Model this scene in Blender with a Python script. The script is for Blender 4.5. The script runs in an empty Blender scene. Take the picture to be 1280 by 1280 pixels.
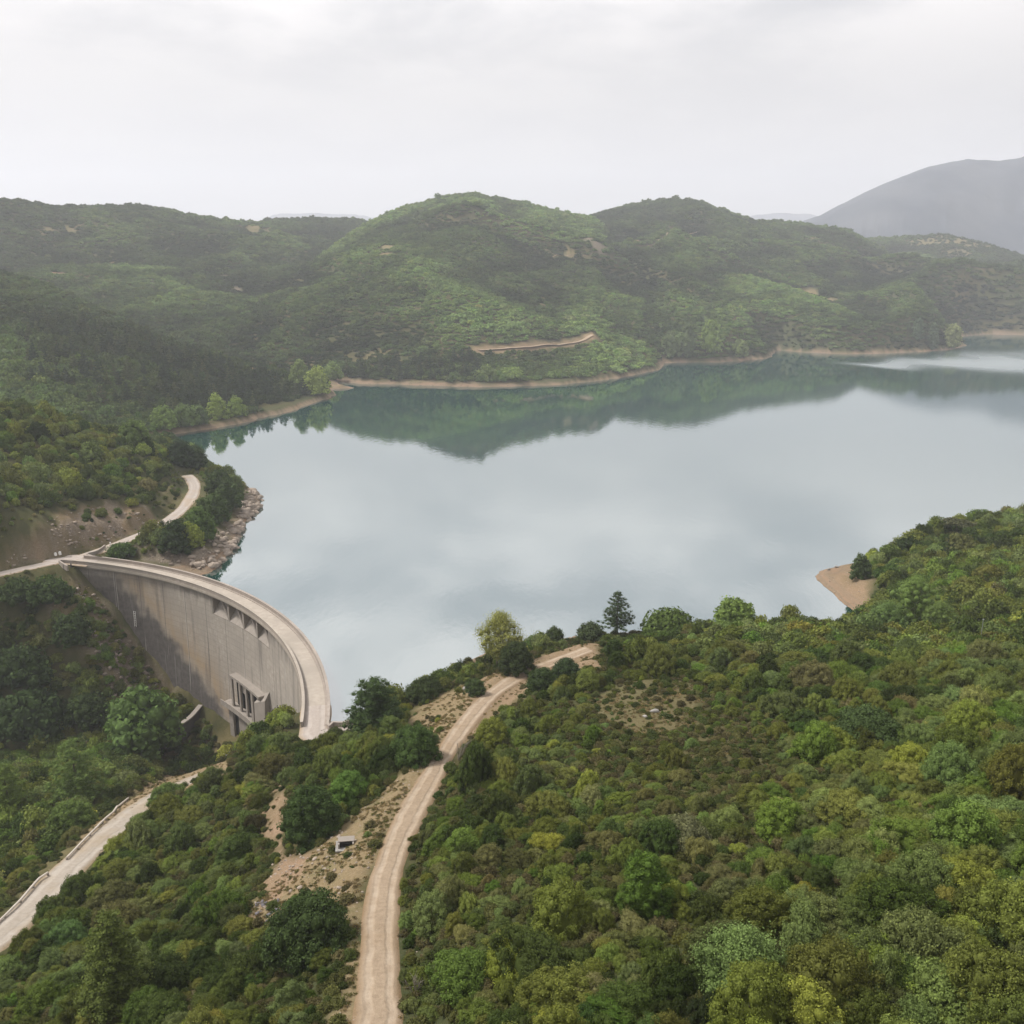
import bpy, math, random
import numpy as np
from mathutils import Vector

scene = bpy.context.scene
COL = scene.collection
rng = np.random.default_rng(7)
random.seed(7)

# ------------------------------------------------------------------ camera geometry
H = 80.0                                    # camera height over the lake (lake surface is z = 0)
FOV = math.radians(58.0)
F = 640 / math.tan(FOV / 2)
PITCH = math.atan(305 / F)
CT, ST = math.cos(PITCH), math.sin(PITCH)
CLOUD = 1.0


def rayd(u, v):
    dx, dv = (u - 640) / F, (v - 640) / F
    return np.array([dx, CT - dv * ST, -(ST + dv * CT)])


def P(u, v, z):
    d = rayd(u, v)
    t = (z - H) / d[2]
    return np.array([d[0] * t, d[1] * t, z])


def PR(u, v, r):
    d = rayd(u, v)
    t = r / math.hypot(d[0], d[1])
    return np.array([d[0] * t, d[1] * t, H + d[2] * t])


def proj(x, y, z):
    dz = z - H
    fw = y * CT - dz * ST
    up = y * ST + dz * CT
    fw = np.where(fw < 0.1, 0.1, fw)
    return 640 + F * x / fw, 640 - F * up / fw, fw


# ------------------------------------------------------------------ noise
def _hash(ix, iy, seed):
    h = (ix.astype(np.int64) * 374761393 + iy.astype(np.int64) * 668265263 + seed * 974711) & 0x7FFFFFFF
    h = ((h ^ (h >> 13)) * 1274126177) & 0x7FFFFFFF
    h = h ^ (h >> 16)
    return (h & 0xFFFFF) / float(0xFFFFF)


def vnoise(x, y, seed=0):
    ix, iy = np.floor(x), np.floor(y)
    fx, fy = x - ix, y - iy
    fx = fx * fx * fx * (fx * (fx * 6 - 15) + 10)
    fy = fy * fy * fy * (fy * (fy * 6 - 15) + 10)
    a, b = _hash(ix, iy, seed), _hash(ix + 1, iy, seed)
    c, d = _hash(ix, iy + 1, seed), _hash(ix + 1, iy + 1, seed)
    return (a + (b - a) * fx) + ((c + (d - c) * fx) - (a + (b - a) * fx)) * fy


def fbm(x, y, seed=0, octv=4):
    s, a, t = 0.0, 1.0, 0.0
    for k in range(octv):
        s = s + a * vnoise(x * 2 ** k + 17.3 * k, y * 2 ** k - 9.1 * k, seed + k)
        t += a
        a *= 0.5
    return s / t


def ridged(x, y, seed=0, octv=3):
    s, a, t = 0.0, 1.0, 0.0
    for k in range(octv):
        s = s + a * (1 - np.abs(2 * vnoise(x * 2 ** k + 5.7 * k, y * 2 ** k + 3.1 * k, seed + k) - 1))
        t += a
        a *= 0.5
    return s / t


def sstep(a, b, x):
    t = np.clip((x - a) / (b - a), 0, 1)
    return t * t * (3 - 2 * t)


# ------------------------------------------------------------------ near terrain: thin plate through surveyed points
DCX, DCY, RD, RU = -146.0, 130.0, 110.4, 115.3     # arch dam: centre of its circle, outer and inner parapet radius


def dam_xy(deg, r):
    a = math.radians(deg)
    return DCX + r * math.cos(a), DCY + r * math.sin(a)


MAIN = [(462, 1420, 34), (466, 1340, 31), (472, 1270, 28.7), (474, 1200, 26.3), (478, 1120, 23), (490, 1070, 20.8), (512, 1020, 18.5), (537, 975, 16.4),
        (560, 935, 14.8), (585, 900, 13.2), (612, 870, 11.8), (645, 847, 10.8), (685, 830, 10.6), (718, 818, 11.2), (736, 811, 11.6)]
ACCESS = [(-120, 1250, 3), (-40, 1195, 0), (20, 1152, -2), (60, 1112, -4.5), (100, 1072, -6.6), (150, 1030, -9), (200, 995, -11.2), (245, 975, -12.6), (285, 962, -13.2)]
SHORE = [(-160, 745, 3.4), (-60, 730, 3.2), (0, 717, 3.0), (50, 706, 3.0), (95, 697, 3.0), (130, 686, 3.2), (165, 672, 3.6), (200, 656, 4.3), (222, 641, 5.0),
         (236, 626, 5.6), (243, 611, 6.0), (240, 600, 6.2), (234, 594, 6.4)]
ctrl = []
for L in (MAIN, ACCESS, SHORE):
    ctrl += [tuple(P(*q)) for q in L]
for q in [(600, 1280, 33), (600, 1100, 26), (650, 950, 19), (720, 870, 15.5), (800, 1280, 37), (1000, 1280, 39), (1280, 1280, 40), (1280, 1100, 37),
          (1000, 1100, 34), (800, 1100, 31), (800, 950, 22), (1000, 950, 27), (1280, 950, 32), (1280, 850, 25), (1100, 860, 21.5), (900, 850, 17.5),
          (800, 812, 12.5), (900, 800, 12.5), (1000, 800, 12.5), (1060, 800, 12.5), (1150, 815, 16), (1400, 1000, 34), (1400, 850, 24),
          (1280, 765, 12), (1130, 775, 6), (1200, 745, 9.5), (1280, 714, 11.5), (1200, 710, 11), (1120, 718, 6.5), (1080, 722, 3), (1400, 700, 12.5), (1400, 760, 15),
          (520, 1280, 30.5), (430, 1060, 18.5), (400, 1180, 22), (330, 1100, 13), (350, 1280, 25), (200, 1280, 19), (60, 1280, 13), (250, 1150, 8), (350, 1000, 8),
          (430, 980, 11), (480, 925, 7.5), (445, 912, 3.0), (540, 905, 9.5), (520, 872, 4), (600, 842, 7), (0, 1225, 3), (310, 1040, 4), (420, 920, 2.5),
          (60, 1050, -16), (0, 1080, -17), (120, 980, -24), (0, 980, -29), (170, 930, -31), (238, 915, -33.5), (300, 925, -27), (340, 920, -12), (385, 915, 0),
          (60, 745, -1.5), (0, 738, 0), (0, 800, -12), (60, 800, -11), (0, 880, -25), (80, 880, -26), (130, 920, -32), (-150, 800, -12), (-150, 900, -26), (-150, 1050, -24),
          (-150, 1150, -12), (102, 717, 0.5), (119, 741, -4.5), (149, 780, -12), (170, 815, -19), (210, 862, -28), (95, 760, -6), (130, 830, -18), (180, 900, -31),
          (50, 662, 11), (150, 650, 10), (0, 680, 9), (200, 640, 8), (-150, 690, 10),
          (200, 692, 3.5), (250, 655, 4.6), (290, 620, 4), (270, 690, 1.2), (310, 645, 1.4), (285, 600, 4), (262, 590, 4.5), (230, 700, 2.6), (160, 694, 3.2),
          (0, 600, 20), (100, 600, 17), (180, 600, 11), (0, 512, 31), (60, 522, 28.5), (100, 535, 25), (180, 565, 17), (225, 592, 9), (-150, 500, 38), (-150, 600, 27)]:
    ctrl.append(tuple(P(*q)))
# back slopes and ground nobody looks at from the front
ctrl += [(0, 0, 45), (30, 20, 45), (-30, 10, 38), (-70, 20, 20), (0, -60, 50), (60, -20, 52), (-90, -40, 20), (90, 30, 46), (120, 80, 36),
         (-130, 60, -14), (-180, 100, -26), (-220, 180, -20), (60, 205, 1), (20, 190, 0), (-15, 170, 0), (100, 215, 4), (140, 270, 5), (190, 280, 6),
         (-230, 420, 6), (-180, 420, 5), (-300, 420, 20), (-170, 390, 9), (-135, 370, 5), (-280, 460, 5), (-220, 480, 4)]
for a, z in ((71, -4), (66, -15), (60, -25), (54, -34), (48, -34), (42, -33), (36, -27), (30, -20), (24, -12), (17, -3), (11, 1.5)):
    x, y = dam_xy(a, RD - 2.0)
    ctrl.append((x, y, z))
    x, y = dam_xy(a, RU + 4.0)
    ctrl.append((x, y, max(z, -8)))
ctrl = np.array(ctrl)


def _lp(x, y):
    r = np.maximum(np.hypot(x, y), 8.0)
    return np.arctan2(x, np.maximum(y, -1e9) + 0.0), np.log(r)


def _phi(d2):
    return 0.5 * d2 * np.log(np.maximum(d2, 1e-12))


cu, cv = _lp(ctrl[:, 0], ctrl[:, 1])
_n = len(cu)
_A = np.zeros((_n + 3, _n + 3))
_A[:_n, :_n] = _phi((cu[:, None] - cu[None]) ** 2 + (cv[:, None] - cv[None]) ** 2) + np.eye(_n) * 0.0006
_A[:_n, _n], _A[:_n, _n + 1], _A[:_n, _n + 2] = 1, cu, cv
_A[_n:, :_n] = _A[:_n, _n:].T
_W = np.linalg.solve(_A, np.concatenate([ctrl[:, 2], np.zeros(3)]))


def tps(x, y):
    u, v = _lp(x, y)
    out = np.empty_like(u)
    for i in range(0, len(u), 40000):
        a, b = u[i:i + 40000], v[i:i + 40000]
        out[i:i + 40000] = _phi((a[:, None] - cu[None]) ** 2 + (b[:, None] - cv[None]) ** 2) @ _W[:_n] + _W[_n] + _W[_n + 1] * a + _W[_n + 2] * b
    return out


# ------------------------------------------------------------------ hills: crest lines with slopes falling to both sides
def table(pts):
    a = []
    for u, v, r in pts:
        p = PR(u, v, r)
        a.append((math.atan2(p[0], p[1]), r, p[2]))
    a.sort()
    return np.array(a)


def shore_r(pts):
    a = []
    for u, v in pts:
        p = P(u, v, 0)
        a.append((math.atan2(p[0], p[1]), math.hypot(p[0], p[1])))
    a.sort()
    return np.array(a)


LAYERS = [
    # crest (u, v, distance), base (azimuth table, base height), profile, gully amplitude
    dict(c=[(-350, 290, 900), (-100, 318, 880), (0, 340, 850), (60, 358, 820), (130, 390, 760), (220, 432, 690), (300, 455, 650), (400, 480, 612), (424, 487, 604), (470, 520, 604)],
         b=np.array([(-0.9, 500), (-0.56, 500), (-0.47, 470)] + [tuple(q) for q in shore_r([(205, 546), (300, 530), (360, 515), (415, 497)])] + [(-0.1, 640)]), zb=1, pw=1.0, g=5),
    dict(c=[(-400, 240, 1500), (-200, 246, 1450), (0, 252, 1400), (80, 260, 1420), (180, 258, 1450), (250, 272, 1480), (310, 278, 1550), (345, 275, 1600), (400, 273, 1650), (450, 276, 1700),
            (520, 300, 1700), (640, 330, 1700)],
         b=np.array([(-0.9, 900), (-0.3, 880), (0, 900)]), zb=28, pw=1.15, g=26),
    dict(c=[(250, 440, 800), (300, 405, 900), (330, 378, 980), (380, 340, 1100), (440, 293, 1250), (500, 260, 1370), (560, 246, 1410), (593, 242, 1420), (650, 253, 1430), (700, 265, 1440),
            (745, 274, 1430), (770, 302, 1400), (820, 345, 1300), (880, 395, 1150), (905, 425, 1050), (960, 450, 1000)],
         b=np.array([(-0.6, 700), (-0.3, 690)] + [tuple(q) for q in shore_r([(420, 480), (450, 480), (560, 483), (650, 483), (740, 477), (800, 468), (826, 459), (960, 447)])]), zb=1, pw=1.15, g=20),
    dict(c=[(380, 440, 900), (430, 380, 1050), (480, 336, 1150), (560, 369, 1020), (650, 397, 930), (735, 424, 840), (790, 449, 780), (822, 462, 735), (850, 490, 720)],
         b=np.array([tuple(q) for q in shore_r([(300, 480), (420, 480), (450, 480), (560, 483), (650, 483), (740, 477), (800, 468), (826, 459), (860, 459)])]), zb=1, pw=0.9, g=7),
    dict(c=[(640, 330, 1750), (700, 292, 1750), (745, 269, 1720), (790, 255, 1700), (840, 249, 1690), (880, 254, 1690), (940, 275, 1700), (1000, 280, 1720), (1060, 288, 1750), (1100, 310, 1750),
            (1150, 352, 1650), (1190, 405, 1400), (1207, 434, 1120), (1240, 470, 1100)],
         b=np.array([tuple(q) for q in shore_r([(700, 470), (830, 455), (900, 452), (965, 445), (1060, 443), (1150, 440), (1205, 433)])] + [(0.6, 1000)]), zb=1, pw=1.2, g=28),
    dict(c=[(820, 330, 1250), (880, 335, 1200), (950, 348, 1180), (1010, 368, 1120), (1060, 390, 1060), (1110, 415, 1000), (1150, 432, 960), (1200, 470, 950)],
         b=np.array([tuple(q) for q in shore_r([(700, 470), (830, 455), (900, 452), (965, 445), (1060, 443), (1150, 440), (1205, 433)])] + [(0.6, 1000)]), zb=1, pw=1.0, g=12),
    dict(c=[(900, 330, 2200), (1000, 294, 2100), (1060, 300, 2100), (1120, 297, 2100), (1180, 293, 2100), (1240, 307, 2050), (1280, 320, 2000), (1400, 345, 1900), (1700, 360, 1800)],
         b=np.array([(0.2, 1300), (0.6, 1330), (1.0, 1400)]), zb=1, pw=1.1, g=24),
    dict(c=[(860, 330, 4100), (960, 290, 4100), (1025, 268, 4100), (1062, 249, 4100), (1100, 231, 4100), (1160, 208, 4100), (1210, 197, 4100), (1250, 199, 4100), (1285, 193, 4100), (1400, 172, 4000), (1700, 190, 4000)],
         b=np.array([(0.0, 2800), (1.0, 2700)]), zb=20, pw=1.1, g=60),
    dict(c=[(200, 335, 8500), (330, 272, 8500), (360, 258, 8500), (400, 257, 8500), (440, 262, 8500), (470, 272, 8500), (560, 300, 8500), (700, 330, 8500), (850, 300, 8500), (930, 270, 8500), (975, 260, 8500), (1015, 266, 8500), (1060, 280, 8500),
            (1300, 300, 8500)],
         b=np.array([(-1.0, 7000), (1.0, 7000)]), zb=10, pw=1.0, g=30),
]
for L in LAYERS:
    L['t'] = table(L['c'])


HILL_ID = [None]


def hills(x, y):
    r = np.hypot(x, y)
    th = np.arctan2(x, y)
    z = np.full_like(r, 2.0)
    front = np.abs(th) < 1.3
    gx = fbm(x / 260, y / 260, 31, 3) - 0.5
    for i, L in enumerate(LAYERS):
        t, b = L['t'], L['b']
        rc = np.interp(th, t[:, 0], t[:, 1])
        zc = np.interp(th, t[:, 0], t[:, 2])
        rb = np.minimum(np.interp(th, b[:, 0], b[:, 1]), rc - 10)
        tt = np.clip((r - rb) / (rc - rb), 0, 1)
        S = np.sin(tt * math.pi / 2) ** L['pw']
        S = S * 0.42 + tt * 0.58
        zl = L['zb'] + (zc - L['zb']) * S
        w = tt * (1 - tt) * 4
        sc = 330.0 if i < 7 else 1000.0
        gul = ridged(x / sc + gx * 0.9, y / (sc * 1.5) + gx, 50 + 7 * i, 3) - 0.62
        zl = zl + L['g'] * 3.4 * gul * w * (zc > 8)
        zl = np.where(r < rb, L['zb'] - (rb - r) * 0.25, zl)
        back = np.maximum(r - rc, 0)
        zl = zl - back * 0.22 - 0.0004 * back ** 2
        zl = np.where(front, zl, -50)
        k = 3.0
        HILL_ID[0] = np.where(zl > z, i, HILL_ID[0]) if i else np.where(zl > z, 0, -1)
        dlt = np.clip((zl - z) / k, -1, 1)
        z = np.where(zl - z > k, zl, np.where(zl - z < -k, z, z * (0.5 - dlt / 2) + zl * (0.5 + dlt / 2) + k * 0.25 * (1 - dlt ** 2)))
    return z


# ------------------------------------------------------------------ the lake outline
LAKE_PX = [(470, 885), (540, 848), (620, 812), (740, 793), (850, 788), (960, 790), (1030, 790), (1056, 778), (1072, 770), (1058, 757), (1042, 744), (1028, 732), (1022, 722), (1026, 714), (1045, 709), (1068, 706),
           (1110, 690), (1180, 662), (1290, 650), (1500, 610), (1900, 520), (1900, 440), (1500, 424), (1350, 420), (1280, 419), (1235, 418), (1200, 421), (1204, 428), (1207, 432),
           (1190, 437), (1150, 440), (1105, 442), (1060, 443), (1010, 441), (972, 438), (966, 443), (960, 448), (930, 451), (900, 453), (860, 453), (832, 454), (828, 460), (815, 465), (800, 468), (770, 473), (740, 477),
           (700, 481), (650, 483), (600, 484), (560, 483), (500, 481), (450, 480), (424, 477), (428, 483), (446, 485), (414, 487), (420, 494), (405, 500), (380, 508), (360, 515), (330, 522), (300, 530), (250, 538), (207, 545),
           (222, 558), (250, 574), (275, 588), (296, 602), (314, 613), (326, 624), (325, 634), (314, 645), (304, 655), (300, 668), (290, 690), (274, 706), (262, 716), (246, 722)]
lake = [tuple(P(u, v, 0)[:2]) for u, v in LAKE_PX]
for a in range(62, 5, -4):
    lake.append(dam_xy(a, RU - 2.0))
lake = np.array(lake)


def seg_dist(x, y, poly, closed=True):
    """(distance to a polyline, index of nearest segment, parameter on it)"""
    a = poly
    b = np.roll(poly, -1, axis=0) if closed else poly[1:]
    if not closed:
        a = poly[:-1]
    best = np.full(x.shape, 1e18)
    idx = np.zeros(x.shape, int)
    par = np.zeros(x.shape)
    for i in range(len(a)):
        dx, dy = b[i, 0] - a[i, 0], b[i, 1] - a[i, 1]
        t = np.clip(((x - a[i, 0]) * dx + (y - a[i, 1]) * dy) / max(dx * dx + dy * dy, 1e-9), 0, 1)
        d = (x - a[i, 0] - t * dx) ** 2 + (y - a[i, 1] - t * dy) ** 2
        m = d < best
        best[m] = d[m]
        idx[m] = i
        par[m] = t[m]
    return np.sqrt(best), idx, par


def inside(x, y, poly):
    c = np.zeros(x.shape, bool)
    n = len(poly)
    for i in range(n):
        x0, y0 = poly[i][:2]
        x1, y1 = poly[(i + 1) % n][:2]
        if y0 == y1:
            continue
        m = ((y0 > y) != (y1 > y)) & (x < (x1 - x0) * (y - y0) / (y1 - y0) + x0)
        c ^= m
    return c


def lake_sd(x, y):
    d, _, _ = seg_dist(x, y, lake)
    return np.where(inside(x, y, lake), -d, d)


def smooth_line(pts, step=2.0):
    pts = np.array(pts, float)
    out = []
    for i in range(len(pts) - 1):
        p0, p1, p2, p3 = pts[max(i - 1, 0)], pts[i], pts[i + 1], pts[min(i + 2, len(pts) - 1)]
        n = max(2, int(np.linalg.norm(p2 - p1) / step))
        for k in range(n):
            t = k / n
            out.append(0.5 * ((2 * p1) + (-p0 + p2) * t + (2 * p0 - 5 * p1 + 4 * p2 - p3) * t * t + (-p0 + 3 * p1 - 3 * p2 + p3) * t ** 3))
    out.append(pts[-1])
    return np.array(out)


ROADS = {}
for name, L, hw in (('dirt_track', MAIN, 1.7), ('access_track', ACCESS, 2.8), ('shore_road', SHORE, 2.3)):
    ROADS[name] = (smooth_line([P(*q) for q in L]), hw)


def height(x, y, detail=True):
    x = np.asarray(x, float).ravel()
    y = np.asarray(y, float).ravel()
    r = np.hypot(x, y)
    z = hills(x, y)
    near = r < 620
    zn = np.full_like(r, -60.0)
    zn[near] = tps(x[near], y[near])
    w = sstep(430, 560, r)
    zn = np.where(near, zn * (1 - w) + (-10) * w, -60)
    rdam = np.hypot(x - DCX, y - DCY)
    gorge = (r < 420) & ((rdam < RU) | (y < 235 - 0.4 * (x + 110))) & (x < -20) & (y < 330)
    hz = np.where(r < 430, -50, z)
    k = 4.0
    d = np.clip((hz - zn) / k, -1, 1)
    zz = np.where(hz - zn > k, hz, np.where(hz - zn < -k, zn, zn * (0.5 - d / 2) + hz * (0.5 + d / 2) + k * 0.25 * (1 - d * d)))
    if detail:
        a = np.clip(r / 700, 0.12, 1.3)
        zz = zz + (fbm(x / 28, y / 28, 3, 4) - 0.5) * 3.2 * a + (fbm(x / 5, y / 5, 11, 3) - 0.5) * 0.9 * np.clip(1.3 - r / 500, 0.3, 1)
        rocky = gorge & (x < -75) & (y > 120)
        rk_ = np.where(rocky, 3.2, 0.0)
        m2 = (r < 420) & (x < -60) & (y > 200)
        if m2.any():
            d2, i2, _ = seg_dist(x[m2], y[m2], ROADS['shore_road'][0][:, :2], False)
            rk_[m2] = np.maximum(rk_[m2], 2.6 * sstep(2, 5, d2) * sstep(24, 14, d2))
        zz = zz + rk_ * (ridged(x / 7, y / 7, 21, 3) - 0.55) + rk_ * 0.35 * (ridged(x / 2.2, y / 2.2, 27, 2) - 0.5)
    # roads cut a bench into the slope
    m = r < 420
    for nm, (pl, hw) in ROADS.items():
        lo, hi = pl[:, :2].min(0) - 9, pl[:, :2].max(0) + 9
        mm = m & (x > lo[0]) & (x < hi[0]) & (y > lo[1]) & (y < hi[1])
        if not mm.any():
            continue
        dd, ii, tt = seg_dist(x[mm], y[mm], pl[:, :2], False)
        zr = pl[ii, 2] + (pl[ii + 1, 2] - pl[ii, 2]) * tt
        ww = sstep(hw + 0.5, hw + 5.0, dd)
        zz[mm] = (zr - 0.18) * (1 - ww) + zz[mm] * ww
    # the shore
    far = r < 2600
    s = np.full_like(r, 500.0)
    s[far] = lake_sd(x[far], y[far])
    s = s + (fbm(x / 9, y / 9, 77, 3) - 0.5) * np.clip(r / 120, 1.0, 6)
    land = np.minimum(zz, 0.15 + np.maximum(s, 0) * 0.55 + np.maximum(s - 6, 0) * 0.5)
    land = np.where(gorge, land, np.maximum(land, 0.15 + np.clip(s, 0, 12) * 0.13))
    bed = -0.25 - np.minimum(-s, 60) * 0.35
    out = np.where(s > 0, land, bed)
    # under the dam the valley floor carries on
    out = np.where((rdam < RU - 1.2) & (r < 330) & (x < -25), np.minimum(zz, out + 100 * (s > 0)), out)
    # below the crest road and beside the dam
    return out


def hgt(x, y):
    return float(height(np.array([x]), np.array([y]))[0])


def G(u, v, rmin=30.0, rmax=7000.0):
    """ground point seen at a photo position: march the sight line over the terrain"""
    d = rayd(u, v)
    d = d / math.hypot(d[0], d[1])
    t = np.geomspace(rmin, rmax, 900)
    z = H + d[2] * t
    g = height(d[0] * t, d[1] * t)
    b = np.nonzero(g >= z)[0]
    i = b[0] if len(b) else len(t) - 1
    if i > 0:
        t2 = np.linspace(t[i - 1], t[i], 40)
        g2 = height(d[0] * t2, d[1] * t2)
        b2 = np.nonzero(g2 >= H + d[2] * t2)[0]
        tt = t2[b2[0]] if len(b2) else t[i]
    else:
        tt = t[0]
    x, y = d[0] * tt, d[1] * tt
    return np.array([x, y, hgt(x, y)])


# ------------------------------------------------------------------ helpers for objects
def link(o, parent=None):
    COL.objects.link(o)
    if parent is not None:
        o.parent = parent
    return o


def tag(o, label=None, cat=None, group=None, kind=None):
    if label:
        o['label'] = label
    if cat:
        o['category'] = cat
    if group:
        o['group'] = group
    if kind:
        o['kind'] = kind
    return o


def empty(name, loc=(0, 0, 0), rz=0.0):
    o = bpy.data.objects.new(name, None)
    o.empty_display_size = 0.5
    link(o)
    o.location = loc
    o.rotation_euler = (0, 0, rz)
    return o


def mesh_np(name, verts, quads=None, tris=None, mat=None, attrs=None, smooth=False):
    me = bpy.data.meshes.new(name)
    nq = 0 if quads is None else len(quads)
    nt = 0 if tris is None else len(tris)
    me.vertices.add(len(verts))
    me.vertices.foreach_set('co', np.asarray(verts, np.float32).ravel())
    loops = []
    if nq:
        loops.append(np.asarray(quads).ravel())
    if nt:
        loops.append(np.asarray(tris).ravel())
    if loops:
        loops = np.concatenate(loops).astype(np.int32)
        tot = np.concatenate([np.full(nq, 4), np.full(nt, 3)]).astype(np.int32)
        start = np.concatenate([[0], np.cumsum(tot)[:-1]]).astype(np.int32)
        me.loops.add(len(loops))
        me.loops.foreach_set('vertex_index', loops)
        me.polygons.add(nq + nt)
        me.polygons.foreach_set('loop_start', start)
        me.polygons.foreach_set('loop_total', tot)
        if smooth:
            me.polygons.foreach_set('use_smooth', np.ones(nq + nt, bool))
    for k, (typ, val) in (attrs or {}).items():
        at = me.attributes.new(k, typ, 'POINT')
        at.data.foreach_set('color' if typ == 'FLOAT_COLOR' else ('vector' if typ in ('FLOAT_VECTOR', 'FLOAT2') else 'value'), np.asarray(val).ravel())
    me.update(calc_edges=True)
    if mat is not None:
        me.materials.append(mat)
    return me


def obj_np(name, *a, parent=None, **k):
    return link(bpy.data.objects.new(name, mesh_np(name, *a, **k)), parent)


class MB:
    """collects boxes, tubes and free faces into ONE mesh"""

    def __init__(s):
        s.v, s.f = [], []

    def face(s, pts):
        b = len(s.v)
        s.v += [tuple(p) for p in pts]
        s.f.append(tuple(range(b, b + len(pts))))

    def hexa(s, c):
        """eight corners: bottom four counter-clockwise, then top four"""
        b = len(s.v)
        s.v += [tuple(p) for p in c]
        s.f += [tuple(b + i for i in q) for q in ((3, 2, 1, 0), (4, 5, 6, 7), (0, 1, 5, 4), (1, 2, 6, 5), (2, 3, 7, 6), (3, 0, 4, 7))]

    def box(s, c, sx, sy, sz, rz=0.0):
        ca, sa = math.cos(rz), math.sin(rz)
        p = []
        for dz in (-0.5, 0.5):
            for dx, dy in ((-0.5, -0.5), (0.5, -0.5), (0.5, 0.5), (-0.5, 0.5)):
                x, y = dx * sx, dy * sy
                p.append((c[0] + x * ca - y * sa, c[1] + x * sa + y * ca, c[2] + dz * sz))
        s.hexa(p)

    def tube(s, pts, radii, n=7, cap=True):
        pts = [np.array(p, float) for p in pts]
        b0 = len(s.v)
        for i, p in enumerate(pts):
            d = pts[min(i + 1, len(pts) - 1)] - pts[max(i - 1, 0)]
            d = d / (np.linalg.norm(d) + 1e-9)
            u = np.cross(d, (0.31, 0.95, 0.05) if abs(d[2]) > 0.8 else (0, 0, 1))
            u /= np.linalg.norm(u) + 1e-9
            w = np.cross(d, u)
            rr = radii[i] if hasattr(radii, '__len__') else radii
            for k in range(n):
                a = 2 * math.pi * k / n
                s.v.append(tuple(p + (u * math.cos(a) + w * math.sin(a)) * rr))
        for i in range(len(pts) - 1):
            for k in range(n):
                s.f.append((b0 + i * n + k, b0 + i * n + (k + 1) % n, b0 + (i + 1) * n + (k + 1) % n, b0 + (i + 1) * n + k))
        if cap:
            s.f.append(tuple(b0 + k for k in range(n))[::-1])
            s.f.append(tuple(b0 + (len(pts) - 1) * n + k for k in range(n)))

    def arc(s, a0, a1, r0, r1, z0, z1, step=1.0, zf=None):
        """a curved box on the dam's circle between two angles (degrees), two radii and two heights"""
        n = max(1, int(math.ceil(abs(a1 - a0) / step)))
        b = len(s.v)
        for i in range(n + 1):
            a = a0 + (a1 - a0) * i / n
            for r, z in ((r0, z0), (r1, z0), (r1, z1), (r0, z1)):
                x, y = dam_xy(a, r)
                s.v.append((x, y, z))
        for i in range(n):
            for k in range(4):
                p, q = b + i * 4, b + (i + 1) * 4
                s.f.append((p + k, p + (k + 1) % 4, q + (k + 1) % 4, q + k))
        s.f.append((b, b + 3, b + 2, b + 1))
        s.f.append((b + n * 4, b + n * 4 + 1, b + n * 4 + 2, b + n * 4 + 3))

    def build(s, name, mat, parent=None, bevel=0.0, smooth=False):
        me = bpy.data.meshes.new(name)
        me.from_pydata(s.v, [], s.f)
        me.update()
        import bmesh
        bm = bmesh.new()
        bm.from_mesh(me)
        bmesh.ops.recalc_face_normals(bm, faces=bm.faces)
        bm.to_mesh(me)
        bm.free()
        if smooth:
            for p in me.polygons:
                p.use_smooth = True
        me.materials.append(mat)
        o = link(bpy.data.objects.new(name, me), parent)
        if bevel:
            bv = o.modifiers.new('bevel', 'BEVEL')
            bv.width = bevel
            bv.segments = 2
        return o


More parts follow.
